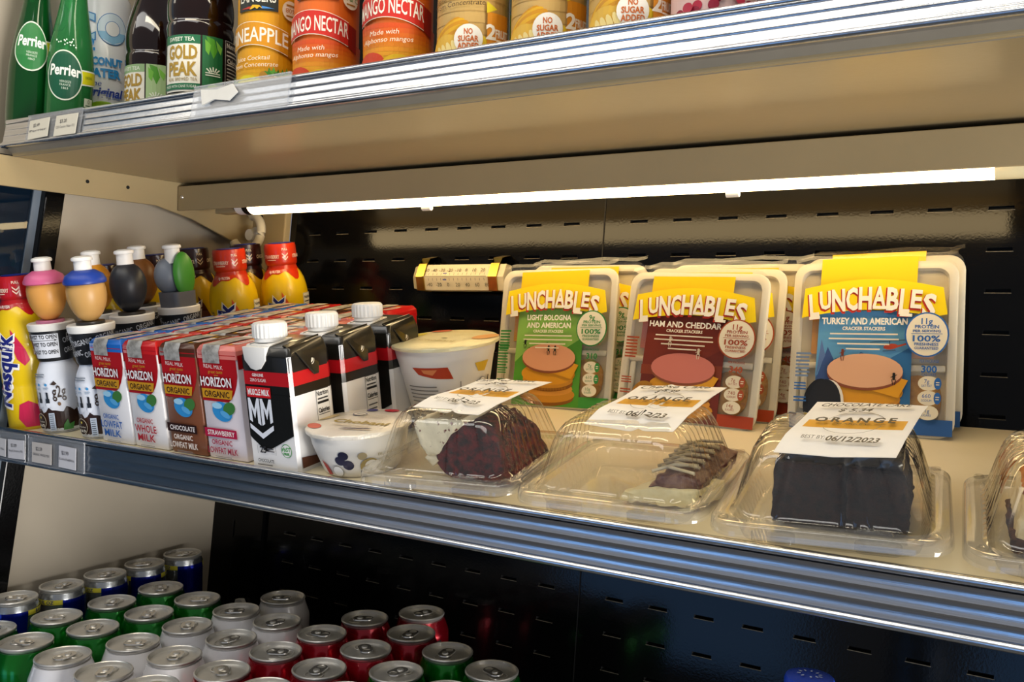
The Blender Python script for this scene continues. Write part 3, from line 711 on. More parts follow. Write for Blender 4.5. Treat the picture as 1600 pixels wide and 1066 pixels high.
def kid(label, M, kind):
    t = thing('juice_bottle', label, 'juice bottle', M=M, group='small juice bottles with toy-like tops')
    wh = mat('juice_white', '#dfe4ee', .35, var=.02); br = mat('juice_brown', '#3b2417', .4, hex2='#2a1810', vscale=60); bk = mat('juice_black', '#1c1d20', .4, var=.1)
    mb = MB(); mb.lathe(GP, wh, 36); mb.build('bottle_body', t)
    mb = MB(); mb.lathe(GC[:3], bk, 36); mb.build('cup_band', t)
    mb = MB(); mb.lathe(GC[2:], M_white, 36); mb.build('cup_rim', t)
    pr = Print(); r = prof_r(GP); tw = 2 * math.pi * .0238; n = 40; pts = []
    for k in range(n + 1): pts.append((-tw / 2 + tw * k / n, .0265 + .0022 * math.sin(k * 1.3) + .0018 * math.sin(k * 2.3)))
    pr.poly([(-tw / 2, .002)] + [(-tw / 2 + tw * k / n, .002) for k in range(1, n + 1)] + pts[::-1], br)
    for u in (-.018, -.0085, .001): pr.rect(u, .041, .0022, .012, '#23262c'); pr.ell(u, .0335, .0028, .0035, '#dfe4ee', 12); pr.rect(u, .0375, .0042, .005, '#23262c'); pr.ell(u, .0555, .0016, .0016, '#3f8fc8', 10); pr.lines(u, .0510, .006, .003, 2, '#8fa2b8')
    pr.text('g2g', .0135, .0475, .013, '#3a2a20', w_=.013, bold=.01); pr.poly([(.006, .0555), (.010, .0595), (.0125, .0560), (.010, .0545)], '#3a2a20'); pr.ell(.0125, .0335, .0016, .0022, '#7a5a3c', 10)
    pr.lines(-.008, .0655, .020, .005, 2, '#77808c'); pr.ell(-.011, .0145, .0072, .0088, '#d8cdb4', 20); pr.ell(-.011, .0145, .0067, .0083, '#2c1b12', 20); pr.text('VITAMINS', -.011, .0140, .0016, '#e8e0cc', w_=.010); pr.text('B & D', -.011, .0100, .0026, '#e8e0cc', w_=.009, bold=.04); pr.ell(-.011, .0190, .0012, .0014, '#d8c24a', 8)
    pr.rect(.0035, .0140, .0060, .0200, '#b9c4d2'); pr.lines(.0035, .0140, .0045, .0180, 8, '#3a4048', .35); pr.poly([(.013, .004), (.022, .004), (.024, .012), (.019, .010), (.018, .016), (.014, .010)], '#3c7a35')
    pr.build('printed_sleeve', wrapr(r, .0238, 22, .0002), t, du=.004, dv=.008, step=.00008)
    pr = Print(); rc = prof_r(GC[:3]); c = '#b9bcc2'
    if kind == 'pink':
        pr.rect(.004, .0975, .030, .027, '#dfe2ea')
        for z in (.108, .0995, .091): pr.text('TWIST TO OPEN', .002, z, .0042, '#22242a', w_=.031, bold=.03)
        for z in (.1125, .104): pr.rect(.003, z, .026, .0005, '#22242a'); pr.poly([(.015, z - .0012), (.0175, z), (.015, z + .0012)], '#22242a')
    for u, z, ro in ((-.022, .106, 18), (.0 if kind != 'pink' else .034, .1045, 18), (.026 if kind != 'pink' else .038, .110, 18), (.013 if kind != 'pink' else .035, .093, 18), (-.012, .092, 18), (-.04, .095, 18)): pr.text('ORGANIC', u, z, .0058, c, w_=.023, rot=ro * .6, bold=.015)
    pr.build('band_print', wrapr(rc, .0215, 22, .0002), t, du=.003, dv=.008, step=.00008)
    def mt(h): return mat('top_' + h.strip('#'), h, .4, var=.06, vscale=40)
    mb = MB(); hx = {'pink': '#d99b4e', 'tan': '#c79a5a', 'yellow': '#cf8a1c', 'black': '#22242a', 'brown': '#7d4f24', 'grey': '#747c88'}[kind]
    if kind == 'grey':
        mb.loops([[(p[0], p[1], .1212) for p in rrect(.034, .030, .006)], [(p[0], p[1], .139) for p in rrect(.035, .031, .006)]], mt('#5d6067')); mb.build('plain_top', t, smooth=30)
        mb = MB(); egg(mb, mt('#747c88'), (-.006, -.004, .157), .0155, .017, .0215); mb.build('top_dome', t)
        mb = MB(); egg(mb, mt('#3f8a2a'), (.0125, .003, .1585), .0065, .0145, .026)
        mb.build('top_ridge', t)
    else:
        mb.loops([[(.0145 * math.sin(a), -.0145 * math.cos(a), z) for a in [2 * math.pi * k / 24 for k in range(24)]] for z in (.1212, .1245)], mt({'pink': '#c77a9a'}.get(kind, '#2b2723')))
        mb.build('top_collar', t)
        mb = MB(); egg(mb, mt(hx), (0, 0, .1515), .0205 if kind != 'black' else .0195, .0195, .0285, taper=.10); mb.build('plain_top', t)
        if kind in ('pink', 'tan'):                      # plain coloured crown band
            cc = mt('#d2628e' if kind == 'pink' else '#1d3f9c'); mb = MB(); ls = []
            for z, q in ((.1640, .0187), (.1652, .0214), (.1680, .0216), (.1740, .0188), (.1790, .0112)): ls.append([(q * math.sin(2 * math.pi * k / 24), -q * math.cos(2 * math.pi * k / 24), z) for k in range(24)])
            mb.loops(ls, cc); mb.build('top_crown', t)
    mb = MB(); mb.lathe([(.0095, .172), (.0088, .180), (.0086, .1885), (.0104, .1890), (.0108, .1908), (.0100, .1925), (.006, .1938), (0, .1940)], M_white, 28); mb.build('spout', t)
    return t


kid('juice bottle with a plain orange and pink top, nearest the glass end', on_shelf(-.9545, .035, 0), 'pink')
kid('juice bottle with a plain tan top and blue crown beside the lowfat cartons', on_shelf(-.8825, .036, 3), 'tan')
kid('juice bottle with a plain yellow top behind the blue-crowned one', on_shelf(-.953, .093, 5, sc=1.01), 'yellow')
kid('juice bottle with a plain black top', on_shelf(-.8945, .095, 0, sc=1.01), 'black')
kid('juice bottle with a plain brown top behind the black-topped one', on_shelf(-.951, .152, 0, sc=1.015), 'brown')
kid('juice bottle with a plain grey and green top', on_shelf(-.890, .155, 0, sc=1.015), 'grey')


# ================================================================== yoghurt cups
def yog(label, M, rt, rb, H, kind):
    t = thing('yogurt_cup', label, 'yogurt cup', M=M, group='white yogurt cups with printed foil lids')
    wh = mat('cup_white', '#ece8e0', .35, var=.03); P = [(0, .0), (rb - .003, 0), (rb, .003), (rt * .88, H - .016), (rt * .90, H - .013), (rt * .93, H - .004), (rt * .97, H - .0025), (rt * .975, H)]
    mb = MB(); mb.lathe(P, wh, 48); mb.build('cup_body', t)
    fo = mat('lid_foil_' + kind, '#e6dcae' if kind == 'gold' else '#e9e1d2', .35, metal=.25, var=.05, bump=.25, bscale=900)
    mb = MB(); ls = []; seg = 64
    for q, z in ((.995, H - .0028), (1.0, H), (.975, H + .0012), (.4, H + .0016)):
        ls.append([(q * (rt + (.0003 * math.sin(13 * a) if q > .98 else 0)) * math.sin(a), -q * (rt + (.0003 * math.sin(13 * a) if q > .98 else 0)) * math.cos(a), z) for a in [2 * math.pi * k / seg for k in range(seg)]])
    mb.loops(ls, fo, cap0=False); mb.build('foil_lid', t, smooth=50)
    pr = Print(); r = rt
    if kind == 'gold':
        pr.ell(-r * .80, 0, r * .14, r * .45, '#cfc23a', 16, -10); pr.ell(-r * .55, r * .68, r * .2, r * .10, '#b5532a', 14, 35); pr.ell(r * .70, r * .30, r * .2, r * .28, '#dba05c', 14, -20); pr.ell(0, .0, r * .07, r * .04, '#8a8258', 12)
        pr.text('Chobani', 0, -r * .25, r * .13, '#b59f55', w_=r * .8)
    else:
        pr.ell(-r * .66, -r * .50, r * .22, r * .12, '#c2543c', 14, -35); pr.ell(-r * .80, r * .10, r * .10, r * .26, '#bda77a', 12, -20); pr.ell(-r * .25, r * .78, r * .13, r * .09, '#3a3a6e', 14); pr.ell(r * .18, r * .84, r * .17, r * .09, '#b22632', 14)
        pr.text('Chobani', r * .12, -r * .08, r * .2, '#a8934f', w_=r * 1.25, bold=.02); pr.ell(-r * .28, r * .42, r * .17, r * .10, '#4a4a68', 16); pr.ell(-r * .28, r * .42, r * .14, r * .075, '#e3d9c6', 16); pr.lines(-r * .28, r * .42, r * .16, r * .06, 2, '#4a4a68')
        pr.lines(.1 * r, r * .32, r * .6, r * .22, 3, '#b8ad98', .3); pr.lines(.12 * r, -r * .36, r * .9, r * .12, 2, '#b8a98c', .35); pr.poly([(.0, -r * .62), (r * .62, -r * .52), (r * .66, -r * .46), (r * .1, -r * .54)], '#4c4450')
    pr.build('printed_lid', lambda u, v, n: (u, v, H + .0016 + n), t)
    pr = Print(); rp = prof_r(P); rf = rt * .85
    if kind == 'gold':
        pr.poly([(-.030, H - .019), (.006, H - .019), (.011, H - .031), (-.006, H - .030), (-.024, H - .026)], '#b23a1c'); pr.poly([(-.020, H - .021), (-.004, H - .021), (-.009, H - .0265), (-.018, H - .0245)], '#d8804a')
        pr.poly([(.033, H - .018), (.052, H - .018), (.047, H - .028), (.038, H - .027)], '#d8b02a'); pr.lines(-.022, H - .046, .038, .019, 5, '#77736c', .3); pr.lines(-.026, H - .064, .032, .012, 3, '#77736c', .3); pr.lines(-.020, H - .077, .024, .003, 1, '#6b675f')
        pr.poly([(.001, H - .074), (.011, H - .074), (.008, H - .066), (.007, H - .056), (.0045, H - .056), (.004, H - .066)], '#c9a01c'); pr.rect(.018, H - .050, .0008, .032, '#77736c')
        pr.ell(.044, H - .040, .0055, .0065, '#77736c', 18); pr.ell(.044, H - .040, .0050, .0060, '#ece8e0', 18); pr.lines(.044, H - .040, .004, .004, 2, '#77736c'); pr.rect(.053, H - .046, .0022, .026, '#26241f'); pr.ell(.046, H - .058, .0038, .0065, '#c4602a', 14); pr.ell(.043, H - .053, .002, .002, '#4a7a2a', 8)
    else:
        for u, v, a in ((-.014, .017, .0048), (-.007, .013, .0052), (-.010, .022, .0045)): pr.ell(u, v, a, a * .9, '#23233f', 14)
        pr.poly([(-.036, .016), (-.030, .012), (-.027, .003), (-.034, .002)], '#b3242e'); pr.ell(.006, .021, .004, .0035, '#b0a07c', 12); pr.ell(.012, .011, .0085, .0075, '#a8935c', 20); pr.ell(.0135, .0115, .0058, .0052, '#ece8e0', 20); pr.rect(.019, .013, .006, .005, '#ece8e0')
        pr.ell(-.018, .007, .0055, .0055, '#9a948a', 16); pr.ell(-.018, .007, .005, .005, '#ece8e0', 16); pr.text('BLENDED', .030, .021, .0024, '#b0a27e', w_=.022)
    pr.build('printed_side', wrapr(rp, rf, 30, .0003), t, du=.004, dv=.01)
    return t


yog('white yogurt cup with a gold foil lid behind the red velvet cake box', on_shelf(-.522, .178, 0), .0545, .033, .0915, 'gold')
yog('low white yogurt cup with a berry-printed lid at the shelf rail', on_shelf(-.5250, .046, 4), .0465, .034, .040, 'berry')

# ================================================================== hinged clear cake boxes
def perim(half, r, amp, spans, n=72, pitch=.0076):
    """rounded square with vertical flutes pressed into the spans of each side"""
    P = []; L = half - r
    for side in range(4):
        a = side * math.pi / 2; c, s = math.cos(a), math.sin(a)
        for k in range(n):
            x = -L + 2 * L * k / n; f = 0
            if any(p <= x / L <= q for p, q in spans[side]): f = amp * max(0, math.sin(2 * math.pi * x / pitch)) ** .7
            y = -half - f + amp * .4; P.append((x * c - y * s, x * s + y * c))
        for k in range(6):
            t = -math.pi / 2 + math.pi / 2 * k / 6; x = L + r * math.cos(t); y = -L + r * math.sin(t); P.append((x * c - y * s, x * s + y * c))
    return P


SP = [[(-.92, -.62), (.18, .62)], [(-.95, .95)], [(-.95, .95)], [(-.95, .95)]]


def clamshell(label, M):
    t = thing('cake_box', label, 'cake box', M=M, group='clear hinged cake boxes along the shelf rail')
    hf = .069
    def lv(spec, amps=True): return [[(x, y, h) for x, y in perim(hf - i, max(.004, r), a, SP)] for h, i, r, a in spec]
    mb = MB(); mb.loops(lv([(.0006, .020, .010, 0), (.0015, .0165, .012, .0004), (.0135, .0125, .013, .0006), (.0150, .0115, .013, 0), (.0155, .0010, .018, 0), (.0120, -.0004, .019, 0)]), M_dome, cap1=False); mb.build('base_tray', t, smooth=45)
    mb = MB(); mb.loops(lv([(.0188, .0088, .015, 0), (.0198, .0110, .015, .0002), (.0230, .0120, .016, .0012), (.0480, .0190, .016, .0015), (.0555, .0220, .016, .0019), (.0600, .0252, .015, .0021), (.0628, .0300, .013, .0021), (.0640, .0360, .011, .0017), (.0638, .0400, .010, .0002)]), M_dome, cap0=False); mb.build('domed_lid', t, smooth=45)
    mb = MB(); mb.loops(lv([(.0105, -.0014, .019, 0), (.0172, -.0008, .019, 0), (.0186, .0002, .0185, 0), (.0190, .0012, .018, 0), (.0188, .0088, .015, 0)]), M_rim, False, False); mb.build('lid_rim', t, smooth=45)
    for x in (-.033, .028):                              # pressed latches, corner buttons, finger tabs
        mb = MB(); mb.loops([[(px + x, py - .0632, .0188) for px, py in rrect(.021, .0055, .0024)], [(px + x, py - .0632, .0208) for px, py in rrect(.0195, .0042, .002)]], M_dome, cap0=False); mb.build('latch_tab', t, smooth=45)
    for x, y in ((-.0605, -.0605), (.0605, -.0605), (.0605, .0605), (-.0605, .0605)):
        mb = MB(); mb.lathe([(.0034, .0190), (.0030, .0206), (.0018, .0208), (0, .0202)], M_dome, 16, (x, y)); mb.build('corner_button', t, smooth=45)
    for x in (-.030, .030):
        mb = MB(); mb.loops([[(px + x, py - .0625, z) for px, py in rrect(.026, .012, .0055)] for z in (.0075, .0120)], M_dome); mb.build('finger_tab', t, smooth=45)
    return t


def paper(t, quad, h, lines, date, fold, curl=.002):
    """white paper label lying over the lid; quad = front-left, front-right, back-right, back-left in box coordinates"""
    A, B, C, D = quad
    def pt(u, v, n):                                    # u, v in 0..1
        x = (A[0] * (1 - u) + B[0] * u) * (1 - v) + (D[0] * (1 - u) + C[0] * u) * v
        y = (A[1] * (1 - u) + B[1] * u) * (1 - v) + (D[1] * (1 - u) + C[1] * u) * v
        z = h + .0006 * math.sin(3 * u + 7 * v) - curl * max(0, .25 - v) * 10 * (1 - 2 * abs(u - .5) * .4)
        if fold: z += .0022 * max(0, 1 - abs(u - (.62 - .25 * v)) / .06) * (1 - .4 * v)
        return (x, y, z + n)
    N = 24; mb = MB(); g0 = [[pt(i / N, j / N, 0) for i in range(N + 1)] for j in range(N + 1)]; vs = [p for r in g0 for p in r]; fs = [(j * (N + 1) + i, j * (N + 1) + i + 1, (j + 1) * (N + 1) + i + 1, (j + 1) * (N + 1) + i) for j in range(N) for i in range(N)]
    mb.add(vs + [(p[0], p[1], p[2] - .00025) for p in vs], fs + [tuple(k + len(vs) for k in reversed(f)) for f in fs], M_paper)
    p = mb.build('paper_label', t, smooth=60)
    pr = Print(); ay = 1.0
    k = '#1c1a18'; a = 1.55
    pr.rect(.5, .52, .86, .17, '#e0a21c'); pr.ell(.5, .50, .26, .24, '#8a877e', 30); 
    pr.it.pop(); 
    for q in range(40):
        t0 = 2 * math.pi * q / 40; t1 = 2 * math.pi * (q + 1) / 40
        if abs(math.sin(t0)) > .36: pr.poly([(.5 + .26 * math.cos(t0), .51 + .24 * math.sin(t0)), (.5 + .26 * math.cos(t1), .51 + .24 * math.sin(t1)), (.5 + .266 * math.cos(t1), .51 + .247 * math.sin(t1)), (.5 + .266 * math.cos(t0), .51 + .247 * math.sin(t0))], '#8a877e')
    pr.text('ORANGE', .5, .54, .092, k, w_=.70, bold=.035, space=1.4); pr.text('MARKET', .5, .455, .03, '#5a4a20', w_=.26, space=1.3)
    for s, cx_, y, hh, ww in lines: pr.text(s, cx_, y, hh, k, w_=ww, shear=.25, skew=.03, bold=.02)
    pr.text('BEST BY:', .27, .17, .045, '#2a2826', w_=.20); 
    if date: pr.text(date, .60, .165, .062, k, w_=.44, shear=.2, bold=.03)
    pr.build('label_print', pt, p, du=.05, dv=.05, step=.00008)


def rel(M, pts):
    """points of the shelf plane to box coordinates"""
    I = (SH.inverted() @ M).inverted(); return [tuple((I @ Vector((x, s, 0)))[:2]) for x, s in pts]


BX = [('clear cake box holding red velvet cake, beside the yogurt cups', (-.4190, .0660, 6.5)), ('clear cake box holding pale cheesecake, middle of the three whole boxes', (-.2700, .0695, 3)),
      ('clear cake box holding dark chocolate cake', (-.1265, .0715, 6.5)), ('clear cake box with orange-topped cake, cut by the picture edge', (.0225, .0760, 5))]
boxes = []
for lb, (x, s, yw) in BX:
    M = on_shelf(x, s, yw, h=.0002) @ Matrix.Diagonal((1.02, 1.08, 1, 1))
    boxes.append((clamshell(lb, M) if not boxes else dup(boxes[0][0], M, lb), M))
paper(boxes[0][0], rel(boxes[0][1], [(-.4506, .0306), (-.3821, .0244), (-.3772, .1346), (-.4452, .1236)]), .0668, [('Cake Red Velvet', .5, .86, .075, .82), ('$ 5.99', .48, .73, .065, .26)], '06/12/23', True)
paper(boxes[1][0], rel(boxes[1][1], [(-.2946, .0324), (-.2261, .0334), (-.2275, .1549), (-.2967, .1397)]), .0668, [('Cheese Cake', .5, .86, .08, .78), ('$ 5.99', .48, .73, .07, .26)], '06/12/23', True, .003)
paper(boxes[2][0], rel(boxes[2][1], [(-.1495, .0055), (-.0805, .0179), (-.0777, .1387), (-.1503, .1258)]), .0668, [('CHOCOLATE CAKE', .5, .86, .065, .80), ('$ 5.34', .44, .74, .065, .30)], '06/12/2023', False)
paper(boxes[3][0], [(-.028, -.040), (.042, -.044), (.045, .058), (-.026, .060)], .0668, [('Carrot Cake', .5, .86, .075, .72), ('$ 5.99', .48, .73, .065, .26)], '06/12/23', False)


def cakeblock(mb, outline, d0, d1, m, amp=.0022, res=.0045, seed=0, shear=0):
    """crumbly slab: outline in (x, h), swept from depth d0 to d1, surface broken by noise"""
    bm = bmesh.new(); n = len(outline)
    a = [bm.verts.new((x, d0, h)) for x, h in outline]; b = [bm.verts.new((x + shear, d1, h)) for x, h in outline]
    bm.faces.new(a); bm.faces.new(b[::-1])
    for i in range(n): bm.faces.new((a[i], b[i], b[(i + 1) % n], a[(i + 1) % n]))
    bmesh.ops.triangulate(bm, faces=bm.faces)
    for _ in range(6):
        es = [e for e in bm.edges if e.calc_length() > res * 1.5]
        if not es or len(bm.faces) > 9000: break
        bmesh.ops.subdivide_edges(bm, edges=es, cuts=1); bmesh.ops.triangulate(bm, faces=bm.faces)
    bmesh.ops.smooth_vert(bm, verts=bm.verts, factor=.4, use_axis_x=True, use_axis_y=True, use_axis_z=True)
    bm.normal_update()
    for v in bm.verts:
        q = v.co * 160 + Vector((seed * 7, 0, 0)); f = noise.noise(q) * .6 + noise.noise(q * 2.7) * .5
        v.co += v.normal * amp * f; v.co.z = max(v.co.z, .0022)
    bm.verts.ensure_lookup_table(); bm.verts.index_update()
    mb.add([tuple(v.co) for v in bm.verts], [tuple(v.index for v in f.verts) for f in bm.faces], m); bm.free()


velvet = mat('red_velvet_crumb', '#66100f', .85, hex2='#220405', vscale=150, bump=.8, bscale=420); frost = mat('cream_frosting', '#e8dfc4', .5, hex2='#d2c39c', vscale=60, bump=.2, bscale=150)
vfrost = mat('velvet_frosting', '#e8dfc4', .5, hex2='#6a1a18', vscale=120, bump=.3, bscale=150, ramp=(.36, .40))
choc = mat('chocolate_crumb', '#2a1208', .85, hex2='#120704', vscale=150, bump=.8, bscale=380); glaze = mat('chocolate_glaze', '#120a08', .25, coat=.5, var=.2)
ck = thing('cake_slice', 'red velvet cake slice with cream frosting in the clear box', 'cake', M=boxes[0][1] @ Matrix.Translation((.0, .020, .0002)))
mb = MB(); cakeblock(mb, [(-.026, .046), (-.022, .020), (-.008, .003), (.046, .003), (.052, .010), (.040, .034), (.022, .048), (-.010, .052)], -.046, .020, velvet, .0034, seed=1); mb.build('crumb', ck, smooth=60)
mb = MB(); cakeblock(mb, [(-.036, .050), (-.034, .036), (-.025, .020), (-.014, .024), (-.009, .037), (.010, .0505), (.008, .0545), (-.022, .0545)], -.0485, .016, vfrost, .0022, seed=2); cakeblock(mb, [(-.030, .020), (-.022, .012), (-.016, .018), (-.020, .026)], -.0475, -.03, vfrost, .0018, seed=3); mb.build('frosting', ck, smooth=60)
ck = thing('cake_slice', 'flat cheesecake slice with dark berry topping in the clear box', 'cake', M=boxes[1][1] @ Matrix.Translation((.004, .018, .0002)))
mb = MB(); cakeblock(mb, [(-.010, .003), (.048, .003), (.048, .016), (.020, .016), (-.006, .011)], -.044, -.012, mat('cheesecake_cream', '#efe4b8', .5, hex2='#e0d09a', vscale=50, bump=.2), .0016, seed=4, shear=.012); mb.build('cream_filling', ck, smooth=60)
mb = MB(); cakeblock(mb, [(.012, .014), (.050, .010), (.052, .021), (.040, .026), (.018, .022)], -.040, .038, mat('berry_topping', '#4a1618', .35, hex2='#8d6a58', vscale=90, bump=.5), .0034, seed=5, shear=.004); mb.build('berry_topping', ck, smooth=60)
mb = MB()
for k in range(6):
    y = -.036 + .012 * k; mb.tube([(.014, y, .0255), (.028, y + .010, .0285), (.044, y + .014, .0275)], .0014, frost, 8)
    mb.tube([(.016, y + .014, .0255), (.030, y + .002, .0285), (.046, y - .002, .0275)], .0012, frost, 8)
mb.build('cream_drizzle', ck)
ck = thing('cake_slice', 'dark chocolate layer cake slice in the clear box', 'cake', M=boxes[2][1] @ Matrix.Translation((.004, .022, .0002)))
mb = MB(); cakeblock(mb, [(-.042, .003), (.004, .003), (.005, .046), (-.038, .047)], -.046, .018, choc, .0036, seed=6); mb.build('crumb', ck, smooth=60)
mb = MB(); cakeblock(mb, [(.005, .003), (.041, .003), (.042, .020), (.038, .043), (.006, .0455)], -.048, .018, choc, .0034, seed=7); mb.build('crumb', ck, smooth=60)
mb = MB(); cakeblock(mb, [(-.036, .046), (.038, .043), (.038, .0505), (.028, .0540), (-.030, .0540)], -.044, .016, glaze, .0012, seed=8); mb.build('glaze', ck, smooth=60)
ck = thing('cake_slice', 'orange-topped cake slice with a brown crust in the last clear box', 'cake', M=boxes[3][1] @ Matrix.Translation((.0, .014, .0002)))
mb = MB(); cakeblock(mb, [(-.044, .003), (.030, .003), (.032, .012), (-.046, .012)], -.040, .030, mat('cake_crust', '#4a2a12', .8, hex2='#2c160a', vscale=120, bump=.6), .002, seed=9); mb.build('crust', ck, smooth=60)
mb = MB(); cakeblock(mb, [(-.043, .012), (.030, .012), (.028, .034), (-.038, .034)], -.040, .030, mat('cake_cream', '#e6d8b4', .55, hex2='#d0ba88', vscale=70, bump=.3), .0024, seed=10); mb.build('cream_filling', ck, smooth=60)
mb = MB(); cakeblock(mb, [(-.039, .033), (.028, .033), (.026, .048), (-.024, .048)], -.038, .030, mat('cake_topping', '#c4741c', .5, hex2='#8a4a10', vscale=90, bump=.5), .0026, seed=11); mb.build('topping', ck, smooth=60)


# ================================================================== cracker lunch trays
def shift_it(pr, a, b, k, dv):
    for i in range(a, b):
        P, F, c, n = pr.it[i]; pr.it[i] = ([(x, y * k + dv) for x, y in P], F, c, n)


def lunch(label, M, kind, W=.146, H=.158):
    t = thing('lunch_tray', label, 'lunch pack', M=M, group='cracker lunch packs leaning on the black wall')
    K = {'green': ('#4f9a2c', '#2f8a3a', ['LIGHT BOLOGNA', 'AND AMERICAN'], '9g', '310', '#dfa07c', '#8fc35a', ['7g', '610', '10g']),
         'brown': ('#6e2410', '#a8481c', ['HAM AND CHEDDAR'], '11g', '340', '#d07a6e', '#8a3214', ['7g', '740', '14g']),
         'blue': ('#2f6ea8', '#2a66b0', ['TURKEY AND AMERICAN'], '11g', '300', '#e2b08e', '#5fa0cf', ['7g', '660', '11g'])}[kind]
    tray = mat('tray_cream', '#e4dcc4', .35, var=.03, vscale=12); tray2 = mat('tray_recess', '#c9bd9e', .4, var=.05, vscale=12)
    def lp(w_, h_, r, y): return [(px, y, pz + H / 2) for px, pz in rrect(w_, h_, r, 6)]
    mb = MB(); mb.loops([lp(W, H, .014, 0), lp(W, H, .014, .0022), lp(W - .008, H - .008, .013, .004), lp(W - .016, H - .016, .016, .028), lp(W - .026, H - .026, .014, .030)], tray, cap0=False)
    mb.loops([lp(W, H, .014, 0), lp(W - .003, H - .003, .013, -.0012), lp(W - .014, H - .014, .010, -.0012), lp(W - .017, H - .017, .010, .0040)], tray, False, False)
    mb.build('tray', t, smooth=40)
    mb = MB(); mb.loops([lp(W - .0165, H - .0165, .010, .0042), lp(W - .0165, H - .0165, .010, .0036)], tray2); mb.build('tray_recess', t, smooth=0)
    mb = MB(); mb.box(-W / 2 + .008, W / 2 - .008, -.0008, .0040, .058, .064, tray); mb.box(-W / 2 + .010, -W / 2 + .016, -.0004, .0040, .02, .058, tray); mb.build('divider', t, smooth=30, bevel=.0018)
    mb = MB()                                                  # food in the compartments
    cr = mat('cracker_tan', '#b98a3c', .7, hex2='#9a6c28', vscale=90, bump=.4); ham = mat('meat_' + kind, K[5], .5, var=.1, vscale=40); chz = mat('cheese', '#d8962a', .4, var=.05)
    for k in range(6): mb.lathe([(.0, -.004), (.019, -.004), (.020, -.002), (.020, .0), (0, 0)], cr, 20); 
    n0 = len(mb.v) // 6
    for k in range(6):
        for q in range(n0):
            x, y, z = mb.v[k * n0 + q]; mb.v[k * n0 + q] = (W / 2 - .030 + x * .95, .0022 + z * .3 + .0002 * k, .033 + y * .9 + (k - 2.5) * .0016)
    mb.box(-W / 2 + .018, -W / 2 + .048, .0012, .0038, .072, .128, chz if kind != 'brown' else ham); mb.box(W / 2 - .050, W / 2 - .018, .0012, .0038, .070, .098, ham)
    mb.build('food', t, smooth=40)
    mb = MB(); mb.loops([lp(W - .002, H + .006, .012, -.0020), lp(W - .002, H + .006, .012, -.0017)], M_film); mb.build('wrap_film', t, smooth=0)
    pr = Print(); yl = '#efc80a'; pc, bc, title, g_, cal, meat, sky, nut = K
    pr.poly([(-.048, .120), (.038, .120), (.039, H + .004), (-.047, H + .003)], yl)
    # panel with the cracker stack
    pl = [(-.049, .002), (.036, .002), (.036, .112), (-.047, .112)]
    pr.poly(pl, pc); pr.poly([(-.0485, .050), (-.030, .068), (-.022, .060), (-.008, .074), (.010, .064), (.036, .080), (.036, .112), (-.047, .112)], sky if kind != 'brown' else '#7c2c14')
    if kind == 'blue': pr.poly([(-.0485, .045), (-.038, .078), (-.032, .066), (-.024, .060), (-.018, .050), (-.018, .03), (-.0485, .03)], '#3a5590'); pr.poly([(-.048, .05), (-.044, .085), (-.040, .07)], '#5b78b0')
    if kind == 'brown': pr.poly([(-.049, .058), (.036, .062), (.036, .048), (-.049, .048)], '#8a3a18')
    if kind == 'blue':
        pr.poly([(-.0700, .002), (-.049, .002), (-.049, .016), (-.071, .016)], '#2c5ea0'); pr.poly([(.036, .002), (.0715, .002), (.0715, .016), (.036, .016)], '#2c5ea0')
    if kind == 'brown': pr.poly([(.036, .002), (.0715, .002), (.0715, .014), (.036, .014)], '#a83c12')
    if kind == 'green': pr.poly([(.036, .002), (.0715, .002), (.0715, .014), (.036, .014)], '#3f9a3a')
    k0 = len(pr.it); crk = '#c98a26'; crd = '#8a5412'
    for q, (cy, a, b, c) in enumerate(((.0065, .034, .008, crd), (.0095, .035, .008, crk), (.0145, .032, .007, '#d8963a'), (.0195, .032, .008, crd), (.0225, .032, .008, crk), (.0275, .034, .010, '#d9981c'))):
        pr.ell(-.004, cy, a, b, c, 26)
    for q in range(15): pr.ell(-.031 + .0036 * q, .0175 - .0042 * math.sqrt(max(0, 1 - ((-.031 + .0036 * q + .006) / .031) ** 2)), .0016, .0013, '#9a6418', 8)
    pr.poly([(.004, .0425), (.034, .0365), (.026, .0235), (.004, .028)], '#e0a01c')
    pr.ell(-.004, .0405, .0335, .0125, '#8a4a2c', 30); pr.ell(-.004, .0425, .0335, .0125, meat, 30)
    if kind == 'blue': pr.ell(-.043, .017, .015, .0185, '#15161a', 26, -8); pr.ell(-.0355, .017, .0145, .0180, '#e8e4dc', 26, -8); pr.ell(-.0385, .017, .0150, .0182, '#1b1c21', 26, -8)
    if kind == 'brown': pr.ell(-.042, .0145, .0145, .0150, '#a87418', 24); [pr.rect(-.050 + .004 * q, .0145, .0005, .024, '#7c5210') for q in range(5)]
    if kind == 'green': [pr.ell(-.046 + .006 * q, .010 + .002 * (q % 2), .0022, .003, '#2a2410', 8) for q in range(4)]
    shift_it(pr, k0, len(pr.it), 1.24, .0040); k0 = len(pr.it)
    if kind == 'blue':
        pr.ell(.018, .0655, .0062, .0026, '#b2452a', 14, 8); pr.poly([(.022, .066), (.033, .0695), (.033, .068), (.023, .0645)], '#b2452a'); pr.rect(.017, .0705, .034, .0006, '#3a3f4a', 5); pr.rect(.017, .0692, .0008, .003, '#3a3f4a'); pr.rect(.017, .0618, .011, .0006, '#3a3f4a', 5)
    fig = {'blue': [(-.024, .055, '#7a3a24'), (.022, .0345, '#1d1a14')], 'brown': [(-.020, .068, '#d8cdb8'), (.011, .057, '#d8cdb8')], 'green': [(-.035, .056, '#1d2414'), (.004, .049, '#23301a'), (-.004, .049, '#23301a')]}[kind]
